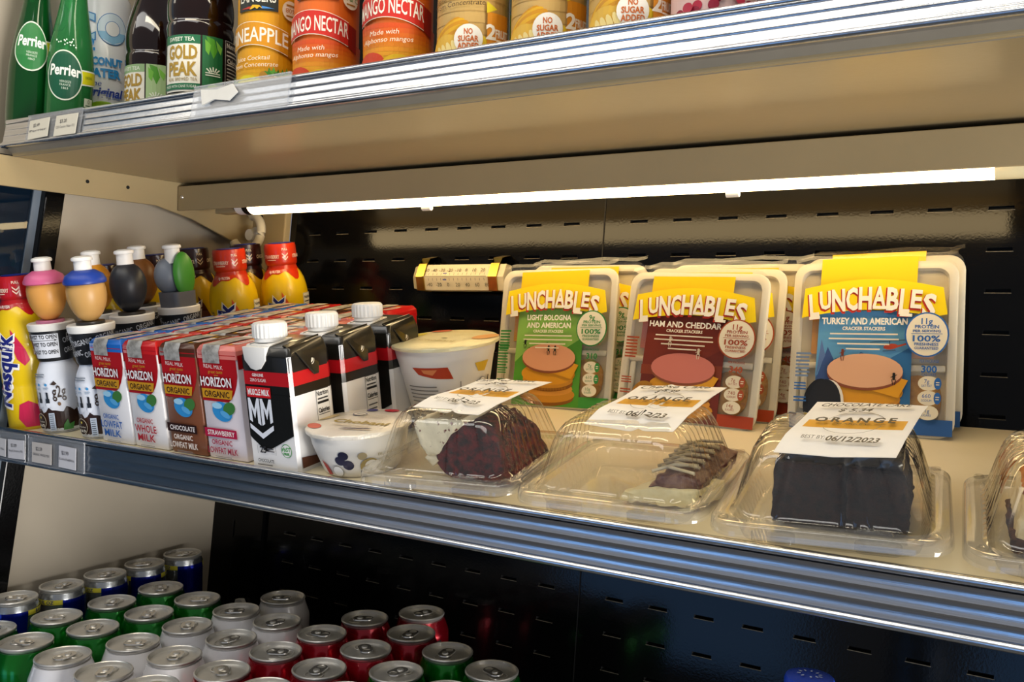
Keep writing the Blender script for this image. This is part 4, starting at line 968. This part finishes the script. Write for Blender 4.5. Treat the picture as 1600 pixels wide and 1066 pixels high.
    for x_, y_, c_ in fig: pr.ell(x_, y_ + .0062, .0013, .0014, c_, 10); pr.poly([(x_ - .0014, y_ + .005), (x_ + .0014, y_ + .005), (x_ + .001, y_ + .001), (x_ - .001, y_ + .001)], c_); pr.rect(x_ - .0012, y_ - .001, .0007, .005, c_, 10); pr.rect(x_ + .0012, y_ - .001, .0007, .005, c_, -10); pr.rect(x_, y_ + .0045, .006, .0006, c_, 25)
    shift_it(pr, k0, len(pr.it), 1, .0135); k0 = len(pr.it)
    ty = .0955
    for s in title: pr.text(s, -.006, ty, .0058, '#f4efe2', w_=.076 if len(title) == 1 else .056, bold=.03); ty -= .0088
    pr.text('CRACKER STACKERS', -.006, ty + .002, .0030, '#f0e8d4', w_=.038, bold=.03)
    for q, ww in enumerate((.060, .062, .046, .030)): pr.lines(-.006, ty - .0030 - .0046 * q, ww, .0030, 1, '#e6dcc8', .45, 0)
    # wordmark on its wavy yellow plate
    top = [(-.061 + .122 * k / 16, .1265 + .0085 * math.sin(math.pi * k / 16)) for k in range(17)]; bot = [(.063 - .126 * k / 16, .0985 + .0075 * math.sin(math.pi * k / 16)) for k in range(17)]
    pr.poly([(-.063, .098)] + [(x_, y_ - .0005) for x_, y_ in top] + [(.065, .102)] + bot[1:-1], '#f5d70c')
    xs = -.0565; hs = [.0205, .0160, .0195, .0195, .0195, .0175, .0195, .0215, .0155, .0195]; wd = [.0092, .0112, .0128, .0112, .0124, .0122, .0112, .0096, .0098, .0118]; dy = [-.0010, .0020, 0, 0, 0, .0016, 0, -.0014, .0024, -.0014]
    cx_ = []
    for k, ch in enumerate('LUNCHABLES'): cx_.append(xs + wd[k] / 2); xs += wd[k] + .0001
    for k, ch in enumerate('LUNCHABLES'): u = cx_[k]; pr.text(ch, u - .0009, .1165 + dy[k] - 2.2 * u * u - .0011, hs[k] * 1.04, '#c4301a', w_=wd[k] * 1.02, bold=.05, rot=-120 * u)
    for k, ch in enumerate('LUNCHABLES'): u = cx_[k]; pr.text(ch, u, .1165 + dy[k] - 2.2 * u * u, hs[k], '#f4efdf', w_=wd[k] * .94, bold=.035, rot=-120 * u)
    for k in (0, 5, 7): u = cx_[k]; pr.rect(u + .0012, .1165 + dy[k] - 2.2 * u * u - hs[k] * .5 + (-.0015), wd[k] * 1.1, .0028, '#f4efdf', -120 * u)
    # badge and nutrition pills
    pr.ell(.0485, .0835, .0185, .0200, bc, 30); pr.ell(.0485, .0835, .0172, .0187, '#ece4cc', 30)
    for s, y_, h_, w_ in ((g_, .0955, .0052, None), ('PROTEIN', .0905, .0030, .020), ('PER SERVING', .0867, .0022, .023), ('100%', .0800, .0052, .023), ('FRESHNESS', .0750, .0024, .020), ('GUARANTEED', .0714, .0022, .020)): pr.text(s, .0485, y_, h_, bc, w_=w_, bold=.02)
    pr.rect(.0485, .0842, .026, .0005, bc)
    pr.text('PER PACKAGE', .0515, .0600, .0026, bc, w_=.016); pr.text(cal, .0515, .0530, .0058, bc, w_=.013, bold=.03); pr.text('CALORIES', .0515, .0482, .0022, bc, w_=.012)
    for q, (s, l) in enumerate(zip(nut, ('SAT FAT', 'SODIUM', 'SUGARS'))):
        y_ = .0405 - .0128 * q; pr.ell(.0515, y_, .0088, .0064, '#e9e0c6', 20)
        pr.text(s, .0500, y_ + .0018, .0034, bc); pr.text(l, .0500, y_ - .0022, .0020, bc, w_=.0085)
        if q < 2: pr.ell(.0590, y_, .0030, .0052, bc, 14); pr.lines(.0590, y_, .003, .004, 2, '#e9e0c6')
    shift_it(pr, k0, len(pr.it), 1, .0062)
    pr.lines(-.0585, .0750 if kind != 'blue' else .060, .014, .024, 7, bc if kind != 'blue' else '#6f86a8', .55); pr.lines(-.0600, .040, .012, .008, 3, bc, .5); pr.lines(-.0600, .028, .012, .006, 2, bc, .5)
    if kind == 'green': pr.lines(-.0600, .056, .014, .030, 9, bc, .5)
    pr.build('printed_wrap', lambda u, v, n: (u * W / .146, -.0023 - n, v * H / .158), t, step=.00007)
    mb = MB(); ls = [(-.072, H + .003), (-.058, H + .007), (-.02, H + .0062), (.02, H + .0088), (.060, H + .0072), (.072, H + .010)]; 
    mb.loops([[(x_ * W / .146, -.002, z_ - .004), (x_ * W / .146, -.001, z_)] for x_, z_ in ls], M_film, False, False, False); mb.build('film_seam', t)
    return t


def lean_on(x, s, yaw, lean, roll=0): return on_shelf(x, s, yaw) @ Matrix.Rotation(R(-lean), 4, 'X') @ Matrix.Rotation(R(roll), 4, 'Y')


p = lunch('green bologna cracker lunch pack in front, beside the thermometer', lean_on(-.467, .284, 0, 17, -1), 'green', .142, .152)
dup(p, lean_on(-.448, .3165, 0, 15, 0), 'green bologna cracker lunch pack tucked behind its twin')
p = lunch('brown ham cracker lunch pack, foremost of the brown ones', lean_on(-.3115, .268, -3, 19, .8), 'brown', .146, .150)
dup(p, lean_on(-.3005, .296, -2, 17, .5), 'brown ham cracker lunch pack, middle of the brown ones')
dup(p, lean_on(-.2780, .3225, 0, 14, 0), 'brown ham cracker lunch pack, rearmost of the brown ones')
p = lunch('blue turkey cracker lunch pack in front behind the chocolate cake box', lean_on(-.1445, .286, 2, 20, -.6), 'blue', .140, .158)
dup(p, lean_on(-.1415, .3195, 1, 18, -1), 'blue turkey cracker lunch pack leaning behind its twin')


# ================================================================== bottles and cans on the upper shelf
def bottle(name, label, cat, M, prof, m, cap=None, capm=None, liquid=None, group=None, smooth=40):
    t = thing(name, label, cat, M=M, group=group)
    mb = MB(); mb.lathe(prof if name == 'drink_can' else soften(prof), m, 64); mb.build('bottle_body', t, smooth=smooth)
    if liquid: mb = MB(); mb.lathe(liquid[0], liquid[1], 36); mb.build('liquid', t)
    if cap: mb = MB(); mb.lathe(cap, capm, 36); mb.build('bottle_cap', t)
    return t


# green mineral water bottles, leaning a little
PG = [(0, .002), (.021, 0), (.0242, .004), (.0246, .060), (.0235, .085), (.0195, .112), (.0148, .138), (.0123, .158), (.0123, .195), (.0138, .197), (.0138, .205)]
gm = mat('green_glass', '#0d5a22', .04, coat=.3, trans=.55, ior=1.45, var=.1, vscale=20)
gm2 = mat('green_bottle_plastic', '#3f9a55', .05, coat=.3, trans=.6, ior=1.3, var=.1, vscale=20)
dk = mat('dark_green_water', '#06210f', .05, trans=.3, ior=1.33)


def mineral(label, M, m, plastic):
    t = bottle('water_bottle', label, 'water bottle', M, PG, m, [(.0142, .198), (.0145, .215), (.012, .217), (0, .217)], mat('cap_green', '#1d5a2c', .35), group='green mineral water bottles')
    pr = Print(); r = prof_r(PG); a, b, zc = .0215, .0275, (.062 if plastic else .096)
    pr.poly([(.0, zc - .010), (.088, zc - .002), (.088, zc + .012), (.0, zc + .008)], '#e9ead8' if not plastic else '#eef0e4'); pr.poly([(.0, zc - .0085), (.088, zc - .0005), (.088, zc + .0105), (.0, zc + .0065)], '#d8d21c')
    pr.ell(0, zc, a, b, '#dfe6d2', 36, 6); pr.ell(0, zc, a - .0014, b - .0016, '#2c7a3c' if not plastic else '#14553a', 36, 6)
    pr.text('Perrier', .001, zc + .006, .0115, '#f2f5ea', w_=.036, bold=.03, arc=-4); pr.text('VERGEZE', .002, zc - .007, .0024, '#d9e6d2', w_=.013); pr.text('FRANCE', .002, zc - .0105, .0024, '#d9e6d2', w_=.012); pr.text('1863', .002, zc - .0142, .0024, '#d9e6d2', w_=.007)
    pr.text('FLAVOUR' if False else 'ORIGINAL', .030, zc + .0015, .003, '#5a7a1c', w_=.011, rot=5)
    if plastic:
        pr.rect(.031, zc - .026, .013, .0095, '#dfe9d8'); pr.text('0', .031, zc - .0245, .0045, '#14553a'); pr.lines(.031, zc - .0290, .009, .002, 1, '#14553a'); pr.text('16.9 FL OZ', .034, zc - .040, .0035, '#dfe9d8', w_=.017)
        for q in range(16): pr.ell(-.012 + random.random() * .024, zc + .030 + random.random() * .010, .0009, .0009, '#e4f0dc', 8)
    pr.build('printed_label', wrapr(r, .028, 44 if plastic else 52, .0006), t, du=.004, dv=.006)
    return t


mineral('dark green glass mineral water bottle at the end of the upper shelf', on_top(-1.021, .582, ry=6.5), gm, False)
mineral('lighter green plastic mineral water bottle beside the coconut water can', on_top(-.975, .600, ry=5), gm2, True)

# coconut water can
CP = [(0, 0), (.024, 0), (.0290, .006)] + [(.0290 + (.0007 if (i % 2) else 0), .008 + .0034 * i) for i in range(20)] + [(.0294, .080), (.0294, .170), (.026, .176), (.025, .178)]
t = bottle('drink_can', 'tall white ribbed coconut water can between the green bottles and the tea', 'can', on_top(-1.0, .662), CP, mat('can_white', '#eceef0', .3, coat=.3, var=.03), [(.0262, .1775), (.0265, .180), (.0245, .178), (0, .178)], M_lid)
pr = Print(); r = prof_r(CP)
for x, cz_, a, b in ((.012, .132, .0165, .0185),): pr.ell(x, cz_, a, b, '#3f7fbf', 32); pr.ell(x, cz_, a - .0008, b - .0008, '#d8e8f4', 32); pr.poly([(x - .0155, cz_ - .004), (x + .0155, cz_ - .003), (x + .012, cz_ - .012), (x, cz_ - .0178), (x - .012, cz_ - .012)], '#8fc3e6'); pr.ell(x, cz_, .0082, .0092, '#3f7fbf', 24); pr.ell(x, cz_, .0075, .0085, '#eceef0', 24)
pr.outlined('C', -.022, .132, .032, '#b9dcf2', '#4f8fc8', bold=.02, ob=.05); pr.text('2', -.011, .112, .013, '#2f8fd8', bold=.05)
pr.text('COCONUT', .0, .093, .0085, '#2f8fd0', w_=.046, bold=.05); pr.text('WATER', .0, .0795, .0095, '#2f8fd0', w_=.042, bold=.05)
pr.text('the', -.005, .0675, .0065, '#2b4fa8', shear=.2); pr.text('Original', .003, .0575, .0100, '#23409c', w_=.042, shear=.25, bold=.03); pr.text('FLAVOR', .014, .0505, .0024, '#4f7fc0')
pr.ell(.002, .028, .022, .0185, '#8fb81c', 30, 10); pr.ell(.006, .024, .0125, .0155, '#eef0e2', 24, -25); pr.ell(.008, .024, .0085, .0120, '#d5dcc8', 20, -25)
pr.build('printed_label', wrapr(r, .0294, 50, .0009), t, du=.004, dv=.007)

# bottled tea
TP = [(0, .003), (.022, 0), (.0305, .006), (.0318, .012), (.0312, .016), (.0312, .072), (.0318, .075), (.0322, .084), (.0305, .088), (.0318, .094), (.0322, .106), (.0295, .122), (.0225, .145), (.0155, .165), (.0150, .172)]
tea = mat('dark_tea', '#1c0a05', .04, coat=.6, var=.2, vscale=15)


def tea_bottle(label, M, c1, c2, title):
    t = bottle('tea_bottle', label, 'tea bottle', M, TP, tea, [(.0165, .170), (.0190, .172), (.0190, .190), (.0175, .192), (0, .192)], mat('cap_gold', '#b08a3a', .3, metal=.5), group='bottles of tea on the upper shelf')
    pr = Print()
    pr.rect(.018, .044, .118, .0555, '#23170f'); pr.rect(-.012, .044, .040, .055, '#e6e2d2'); pr.rect(-.012, .0672, .040, .0085, c1); pr.text(title, -.011, .0672, .0038, '#dfe6d2', w_=.028, bold=.02)
    pr.text('GOLD', -.010, .0545, .0125, '#a8862c', w_=.031, bold=.035); pr.text('PEAK', -.010, .0385, .0125, '#a8862c', w_=.031, bold=.035); pr.text('REAL BREWED TEA', -.010, .0285, .0032, '#8a742c', w_=.031); pr.rect(-.012, .0215, .040, .006, c1); pr.text('MADE WITH CANE SUGAR', -.012, .0215, .0026, '#dfe6d2', w_=.034)
    pr.rect(.0195, .044, .0195, .055, c2); pr.poly([(.013, .071), (.0205, .069), (.0235, .058), (.020, .050), (.0165, .058)], '#4f9a2a'); pr.poly([(.012, .068), (.0175, .063), (.0155, .053), (.0125, .057)], '#6fb53a'); pr.poly([(.022, .068), (.0285, .062), (.0270, .055), (.0235, .060)], '#7fc04a')
    for q in range(5): pr.rect(.0195 + (q - 2) * .0022, .0395 - abs(q - 2) * .0006, .0012, .0045, '#dfe6d2', (q - 2) * -22)
    pr.lines(.0195, .0345, .014, .0045, 2, '#dfe6d2'); pr.poly([(.014, .018), (.024, .018), (.026, .023), (.020, .026), (.015, .023)], '#8fb83a')
    pr.rect(.0425, .044, .0225, .0540, '#d8d4cc'); pr.rect(.0425, .044, .0218, .0532, '#2a1f19'); pr.text('Nutrition', .0425, .0665, .0045, '#ece8de', w_=.0195, bold=.03); pr.rect(.0425, .0568, .0200, .0014, '#ece8de'); pr.lines(.0425, .0605, .0195, .0035, 1, '#ece8de'); pr.text('Calories', .0425, .0515, .0045, '#ece8de', w_=.0185, bold=.04); pr.rect(.0425, .0475, .0200, .0012, '#ece8de'); pr.lines(.0425, .0315, .0195, .0280, 8, '#cfcabf', .35)
    pr.build('printed_label', wrapr(.0312, .0312, 32, .0006), t, du=.004)
    return t


tea_bottle('tea bottle with a pale green label behind the dark green one', on_top(-.884, .648, .19, -14), '#8fae7c', '#a8c48c', 'SWEET TEA')
tea_bottle('sweet tea bottle with a dark green label', on_top(-.7575, .606, .193, 4), '#1f6a44', '#1f6a3c', 'SWEET TEA')

# juice bottles
JP = [(0, .002), (.022, 0), (.0268, .004), (.0282, .010), (.0282, .098), (.0272, .104), (.0225, .122), (.0165, .136), (.0160, .142)]
JC = [(.0172, .140), (.0192, .142), (.0192, .158), (.0178, .160), (0, .160)]


def leafy(pr, u, v, s, c): pr.poly([(u, v), (u - .5 * s, v + .6 * s), (u - .15 * s, v + .55 * s), (u, v + 1.1 * s), (u + .2 * s, v + .5 * s), (u + .6 * s, v + .7 * s), (u + .3 * s, v + .1 * s)], c)


def juice(label, M, kind):
    base, bm_, cap = {'pine': ('#d8980e', '#c7890f', '#e6c21c'), 'mango': ('#d9661a', '#d23a14', '#c8281c'), 'four': ('#c9a45a', '#d8761a', '#e0a01c'), 'cran': ('#d8b0a8', '#b81c3c', '#c01c30')}[kind]
    t = bottle('juice_bottle', label, 'juice bottle', M, JP, mat('juice_' + kind, base, .25, coat=.5, var=.08, vscale=25), JC, mat('cap_' + kind, cap, .35), group='fruit juice bottles on the upper shelf')
    pr = Print(); wd = .0295
    if kind in ('pine', 'mango'):
        pr.poly([(-.05, .008), (.05, .008), (.05, .100), (-.05, .100)], base)
        if kind == 'mango':
            for q in range(10): pr.rect(0, .012 + .0038 * q, .1, .0039, ['#d9c01c', '#dcb41c', '#dfa81c', '#e09c1c', '#e0901c', '#de821a', '#dc761a', '#d96a18', '#d65c18', '#d24e16'][q])
        else:
            for q in range(8): pr.rect(0, .012 + .0034 * q, .1, .0035, ['#e2cf3a', '#e0c82c', '#dfbe20', '#deb318', '#dca914', '#da9f10', '#d8980e', '#d8980e'][q])
        pr.rect(-.004, .0925, .038, .0185, '#1d221c'); pr.text('LANGERS', -.004, .0955, .0085, '#efe8d4', w_=.034, bold=.01)
        pr.poly([(-.020, .0855), (-.008, .0875), (-.008, .0850)], '#b8301c'); pr.poly([(.012, .0855), (.001, .0875), (.001, .0850)], '#3f7fc0'); pr.poly([(-.010, .0845), (-.007, .0885), (-.001, .0880), (.002, .0850), (-.001, .0865), (-.003, .0845), (-.005, .0862), (-.008, .0845)], '#d8a81c')
        dc = '#b8301c' if kind == 'mango' else '#c7890f'; lc = '#f0e4c8'
        P1 = [(-.034 + .058 * k / 14, .0455 + .0075 * math.sin(math.pi * (k + 2) / 16)) for k in range(15)]; P2 = [(.024 - .058 * k / 14, .0655 + .0075 * math.sin(math.pi * (14 - k + 2) / 16)) for k in range(15)]
        pr.poly([(.020, .047), (.0335, .040), (.0335, .062), (.020, .066)], '#8f1c10' if kind == 'mango' else '#b87a0c'); pr.poly([(x, y - .0006) for x, y in P1] + [(x, y + .0006) for x, y in P2], lc); pr.poly(P1 + P2, '#c8281c' if kind == 'mango' else '#d08c10')
        w1 = 'MANGO NECTAR' if kind == 'mango' else 'PINEAPPLE'
        pr.text(w1, -.005, .0620, .0125, '#f4ecd8', w_=.058, bold=.012, arc=-5)
        l1, l2 = ('Made with', 'Alphonso mangos') if kind == 'mango' else ('Juice Cocktail', 'from Concentrate')
        pr.text(l1, -.008, .0405, .0040, '#f4e6c8', shear=.2, rot=3); pr.text(l2, -.006, .0345, .0040, '#f4e6c8', shear=.2, rot=3)
        pr.ell(.026, .0865, .0080, .0090, '#e8dcc0', 24); pr.text('80%' if kind == 'pine' else 'A & C', .026, .0865, .0042, '#c07a1c' if kind == 'pine' else '#3f8a3a'); pr.lines(.026, .0815, .009, .003, 1, '#a8741c'); pr.lines(.026, .0912, .009, .003, 1, '#a8741c')
        if kind == 'pine':
            pr.ell(-.010, .0165, .013, .0085, '#e0cf2a', 20); pr.ell(.014, .0185, .013, .0085, '#ecd98c', 20); pr.ell(.006, .0240, .006, .005, '#b8862a', 14)
            for q in range(6): leafy(pr, .008 + .0035 * q, .024 + .001 * math.sin(q * 2), .0075, ['#3f8a2a', '#5fa83a', '#2f6a1c'][q % 3])
            leafy(pr, -.025, .014, .010, '#3f7a1c'); leafy(pr, -.020, .012, .008, '#4f8a2a')
        else:
            pr.ell(-.018, .0160, .012, .0085, '#c8401c', 18); pr.ell(.004, .0150, .012, .0075, '#e0b41c', 18); pr.ell(.022, .0160, .010, .007, '#c8501c', 18); pr.ell(-.002, .012, .006, .004, '#efe2b0', 12)
    elif kind == 'four':
        pr.rect(0, .054, .10, .092, '#c9a35c')
        for q in range(7): pr.rect(0, .030 + .009 * q, .1, .0006, '#b58f4c')
        pr.poly([(-.034, .074), (.010, .073), (.024, .064), (.024, .086), (-.034, .094)], '#d8761a'); pr.text('ORANGE PINEAPPLE', -.004, .081, .010, '#f4ecd8', w_=.05, bold=.01)
        for q, s in enumerate(('100% Juice', 'Blend of Four Juices', 'from Concentrate')): pr.text(s, -.010, .0655 - .0060 * q, .0040, '#4a3418', shear=.2, rot=3)
        for q in range(6): pr.ell(-.020 + .0030 * q, .0320 + .0024 * math.sin(q * .8) - .0008 * q, .0165 - .001 * q, .0048, '#e0a91c' if q % 2 else '#d08f10', 20, 38 - 7 * q)
        pr.ell(-.020, .019, .014, .011, '#e0b03a', 20, 20); pr.ell(.004, .020, .012, .010, '#e6c21c', 18)
        for q in range(5): pr.ell(-.024 + .0045 * q, .0165 + .001 * q, .0022, .006, '#ecd488', 10, 20)
        pr.rect(.0215, .0300, .0180, .0340, '#d88a1c'); pr.poly([(.0120, .046), (.0200, .050), (.0120, .055)], '#d8c01c'); pr.text('2', .0155, .0320, .0110, '#f4ecd8', bold=.03); pr.text('FRUIT', .0245, .0315, .0060, '#f4ecd8', w_=.0115, bold=.03); pr.lines(.0245, .0262, .010, .003, 1, '#f4ecd8')
        pr.ell(-.0005, .0255, .0100, .0112, '#efe8d8', 26)
        for q, s in enumerate(('NO', 'SUGAR', 'ADDED')): pr.text(s, -.0005, .0310 - .0055 * q, .0042, '#c8641c', w_=[.006, .014, .0145][q], bold=.03)
        pr.rect(.0370, .046, .0090, .07, '#8fb81c'); pr.rect(.0370, .060, .0090, .02, '#7fa8b8')
    else:
        pr.rect(0, .054, .10, .092, '#dcbab2')
        for q in range(26): pr.ell(-.030 + random.random() * .062, .012 + random.random() * .026, .0034, .0034, ['#b01c3a', '#c8304a', '#8f1230'][q % 3], 14)
        pr.rect(0, .085, .1, .030, '#b81c3c'); leafy(pr, .008, .034, .008, '#4f8a2a'); leafy(pr, -.015, .036, .006, '#5f9a3a')
    pr.build('printed_label', wrapr(.0282, .0282, 30, .0005), t, du=.004, dv=.02)
    return t


jj = [('pine', 'golden pineapple juice bottle beside the sweet tea', -.655, .602), ('mango', 'orange mango nectar bottle next to the pineapple juice', -.5835, .603), ('mango', 'orange mango nectar bottle beside the wood-grain juice labels', -.4955, .597),
      ('four', 'tan four-juice bottle next to the mango nectar', -.4215, .600), ('four', 'tan four-juice bottle in the middle of its three', -.3545, .605), ('four', 'tan four-juice bottle beside the red juice', -.2835, .597), ('cran', 'pink-red cranberry juice bottle past the tan bottles', -.2215, .600)]
for k, lb, x, y in jj: juice(lb, on_top(x, y, .188, random.uniform(-2, 2)), k)

# ================================================================== soda cans on the bottom deck
CB = [(0, .004), (.022, .0035), (.0245, 0), (.0262, .003), (.0318, .013), (.0318, .098), (.0312, .1025), (.0270, .1145), (.0263, .1165)]
RB = [(0, .004), (.019, .0035), (.021, 0), (.0225, .003), (.0262, .009), (.0262, .122), (.0258, .1255), (.0245, .1295), (.0243, .1305)]


def can_lid(mb, r, z):
    mb.lathe([(r - .0010, z - .0010), (r, z + .0004), (r + .0002, z + .0018), (r - .0003, z + .0027), (r - .0012, z + .0029), (r - .0019, z + .0022), (r - .0024, z - .0022), (r - .0033, z - .0030), (r - .0044, z - .0022), (r - .0052, z - .0012), (0.012, z - .0012), (.0115, z - .0016), (0, z - .0016)], M_lid, 44)


def pull_tab(parent, z):
    def ringl(w_, h_, r, cy, zz): return [(x, y, zz) for x, y in rrect(w_, h_, r, 6, 0, cy)]
    mb = MB(); o = ringl(.0145, .0235, .0068, .002, z); o2 = ringl(.0138, .0228, .0066, .002, z + .0011); i = ringl(.0088, .0085, .0038, -.0045, z); i2 = ringl(.0080, .0077, .0036, -.0045, z + .0011)
    M_tab = mat('tab_aluminium', '#efece6', .2, metal=.9, var=.05)
    mb.loops([i, o, o2, i2, i], M_tab, False, False)
    mb.lathe([(.0034, z + .0009), (.0030, z + .0019), (.0016, z + .0021), (0, z + .0019)], M_lid, 16, (0, .0055))
    mb.build('pull_tab', parent, smooth=40)
    mb = MB(); mb.loops([[(x * 1.06, y, z - .0012) for x, y in rrect(.0185, .0155, .0075, 6, 0, .0105)], [(x, y, z - .0007) for x, y in rrect(.0185, .0155, .0075, 6, 0, .0105)], [(x * .93, y * .96 + .0004, z - .0007) for x, y in rrect(.0185, .0155, .0075, 6, 0, .0105)], [(x * .90, y * .94 + .0006, z - .0012) for x, y in rrect(.0185, .0155, .0075, 6, 0, .0105)]], M_lid, False, False)
    mb.build('mouth_score', parent, smooth=50)


def soda(label, M, prof, m, r, z, group):
    t = thing('soda_can', label, 'soda can', M=M, group=group)
    mb = MB(); mb.lathe(prof, m, 44); mb.build('can_body', t, smooth=50)
    mb = MB(); can_lid(mb, r, z); ld = mb.build('can_lid', t, smooth=35); pull_tab(t, z + .0010)
    return t


GRP = 'soda cans standing in rows on the bottom deck'
DZ = ZO - .4733
CM = {'green': mat('can_green', '#0f7a1e', .22, metal=.75, coat=.5, var=.05), 'white': mat('can_pearl', '#dcdadc', .25, metal=.1, coat=.6, var=.03), 'red': mat('can_red', '#a80d22', .22, metal=.7, coat=.5, var=.05), 'silver': mat('can_silver', '#b4b7b8', .26, metal=.9, coat=.3, var=.05)}
PROTO = {}
NTH = ['first', 'second', 'third', 'fourth', 'fifth', 'sixth']
cols = [('green', [(-.943, .712), (-.943, .645), (-.948, .580), (-.968, .516)]), ('green', [(-.872, .710), (-.876, .646), (-.884, .582), (-.903, .519)]),
        ('white', [(-.793, .772), (-.802, .708), (-.807, .644), (-.812, .580), (-.836, .518)]), ('white', [(-.737, .709), (-.738, .645), (-.747, .581), (-.768, .517)]),
        ('red', [(-.664, .773), (-.670, .710), (-.673, .646), (-.678, .582), (-.704, .520)]), ('red', [(-.622, .824), (-.592, .766), (-.602, .703), (-.606, .639), (-.614, .575)]),
        ('green', [(-.528, .745), (-.539, .675), (-.549, .608)]), ('green', [(-.464, .730), (-.472, .664), (-.478, .599)])]
COLN = ['first row from the white side panel', 'second row from the white side panel', 'first white row', 'second white row', 'first red row', 'red row nearest the black wall', 'inner green row before the black wall', 'outermost green row before the black wall']
for c, (kind, pts) in enumerate(cols):
    for i, (x, y) in enumerate(pts):
        k = 'white' if (c == 4 and i == 4) else kind
        lb = '%s soda can, %s from the back, %s' % ({'green': 'green', 'white': 'white', 'red': 'red'}[k], NTH[i], COLN[c])
        if k == 'white' and c == 4: lb = 'white soda can at the front of the first red row'
        M = Matrix.Translation((x, y, DZ)) @ Matrix.Rotation(random.uniform(0, 6.28), 4, 'Z')
        if k not in PROTO:
            PROTO[k] = soda(lb, M, CB, CM[k], .0263, .1190, GRP)
        else: dup(PROTO[k], M, lb, GRP)
        if (c, i) in ((0, 3), (1, 3), (5, 0), (5, 1)):        # printed sides that can be seen
            t = [o for o in COL.objects if o.get('label') == lb][0]; yaw = M.to_euler().z
            pr = Print(); a0 = math.degrees(math.atan2(-x, y)) - math.degrees(yaw)
            if c < 2:
                pr.poly([(-.016, .078), (-.010, .088), (0, .084), (.010, .088), (.016, .078), (.014, .056), (0, .046), (-.014, .056)], '#d8b42a'); pr.poly([(-.013, .070), (.004, .074), (.006, .062), (-.010, .058)], '#e9e2d0')
                pr.outlined('CANADA DRY', .0, .066, .0105, '#b01c2c', '#efe8dc', w_=.040, bold=.04, ob=.10, rot=-6); pr.text('GINGER ALE', 0, .050, .005, '#efe8dc', w_=.026)
            else:
                pr.rect(.016, .086, .018, .022, '#1a1214'); pr.lines(.016, .086, .016, .019, 4, '#e0cfcf', .5)
            pr.build('can_print', wrapr(prof_r(CB), .0318, a0, .0002), t, du=.004, dv=.01)
pts = [(-1.009, .796), (-1.009, .737), (-1.0085, .680), (-1.0085, .623), (-1.0085, .566)]
rbp = None
for i, (x, y) in enumerate(pts):
    lb = 'slim silver and blue energy drink can by the white panel, %s from the back' % NTH[i]
    yw = R([-8, 150, 0, 14, -40][i]); M = Matrix.Translation((x, y, DZ)) @ Matrix.Rotation(yw, 4, 'Z')
    if rbp is None:
        rbp = soda(lb, M, RB, CM['silver'], .0244, .1330, GRP)
        pr = Print(); r = prof_r(RB); bl = mat('can_blue', '#0b1f9c', .22, metal=.7, coat=.5); ye = '#c9bf3a'; q = math.pi * .0262 / 2
        for k in range(2):
            o = -q * 2 + k * 2 * q
            pr.poly([(o + .006, .008), (o + q - .006, .008), (o + q + .002, .124), (o - .002 + .006, .124)], bl)
            pr.poly([(o + q + .002, .119), (o + 2 * q + .004, .119), (o + 2 * q + .004, .1245), (o + q + .002, .1245)], ye); pr.text('8.4 FL OZ', o + 1.5 * q + .003, .1218, .0036, '#1a2a6a', w_=.024, bold=.03)
        pr.build('can_print', wrapr(r, .0262, 38, .0002), rbp, du=.004, dv=.01)
    else: dup(rbp, M, lb, GRP)

# blue capped bottle whose top just shows
t = thing('soda_bottle', 'bottle with a blue cap whose top just shows below the middle rail', 'bottle', (-.134, .604, DZ))
BP = [(0, .003), (.022, 0), (.031, .006), (.033, .015), (.0320, .060), (.033, .100), (.033, .130), (.028, .165), (.018, .200), (.0125, .215), (.0125, .222)]
mb = MB(); mb.lathe(BP, mat('pale_bottle', '#b9c6d2', .1, trans=.6, ior=1.3), 36); mb.build('bottle_body', t)
mb = MB(); seg = 60; ls = []
for r, z in ((.0152, .216), (.0160, .217), (.0160, .233), (.0150, .2355), (.010, .2365)): ls.append([((r + (.0003 if k % 2 else 0)) * math.sin(2 * math.pi * k / seg), -(r + (.0003 if k % 2 else 0)) * math.cos(2 * math.pi * k / seg), z) for k in range(seg)])
mb.loops(ls, mat('cap_royal_blue', '#1a3fae', .35, var=.05)); cp = mb.build('bottle_cap', t)
pr = Print(); [pr.ell(.007 * math.cos(q), .006 * math.sin(q), .0014, .0007, '#b9c8ea', 8, math.degrees(q)) for q in (0, .5, 1, 1.6, 2.2, 2.8, 3.5, 4.2, 5, 5.6)]
pr.build('cap_print', lambda u, v, n: (u, v, .2366 + n), cp)

bpy.data.objects.remove(_to)
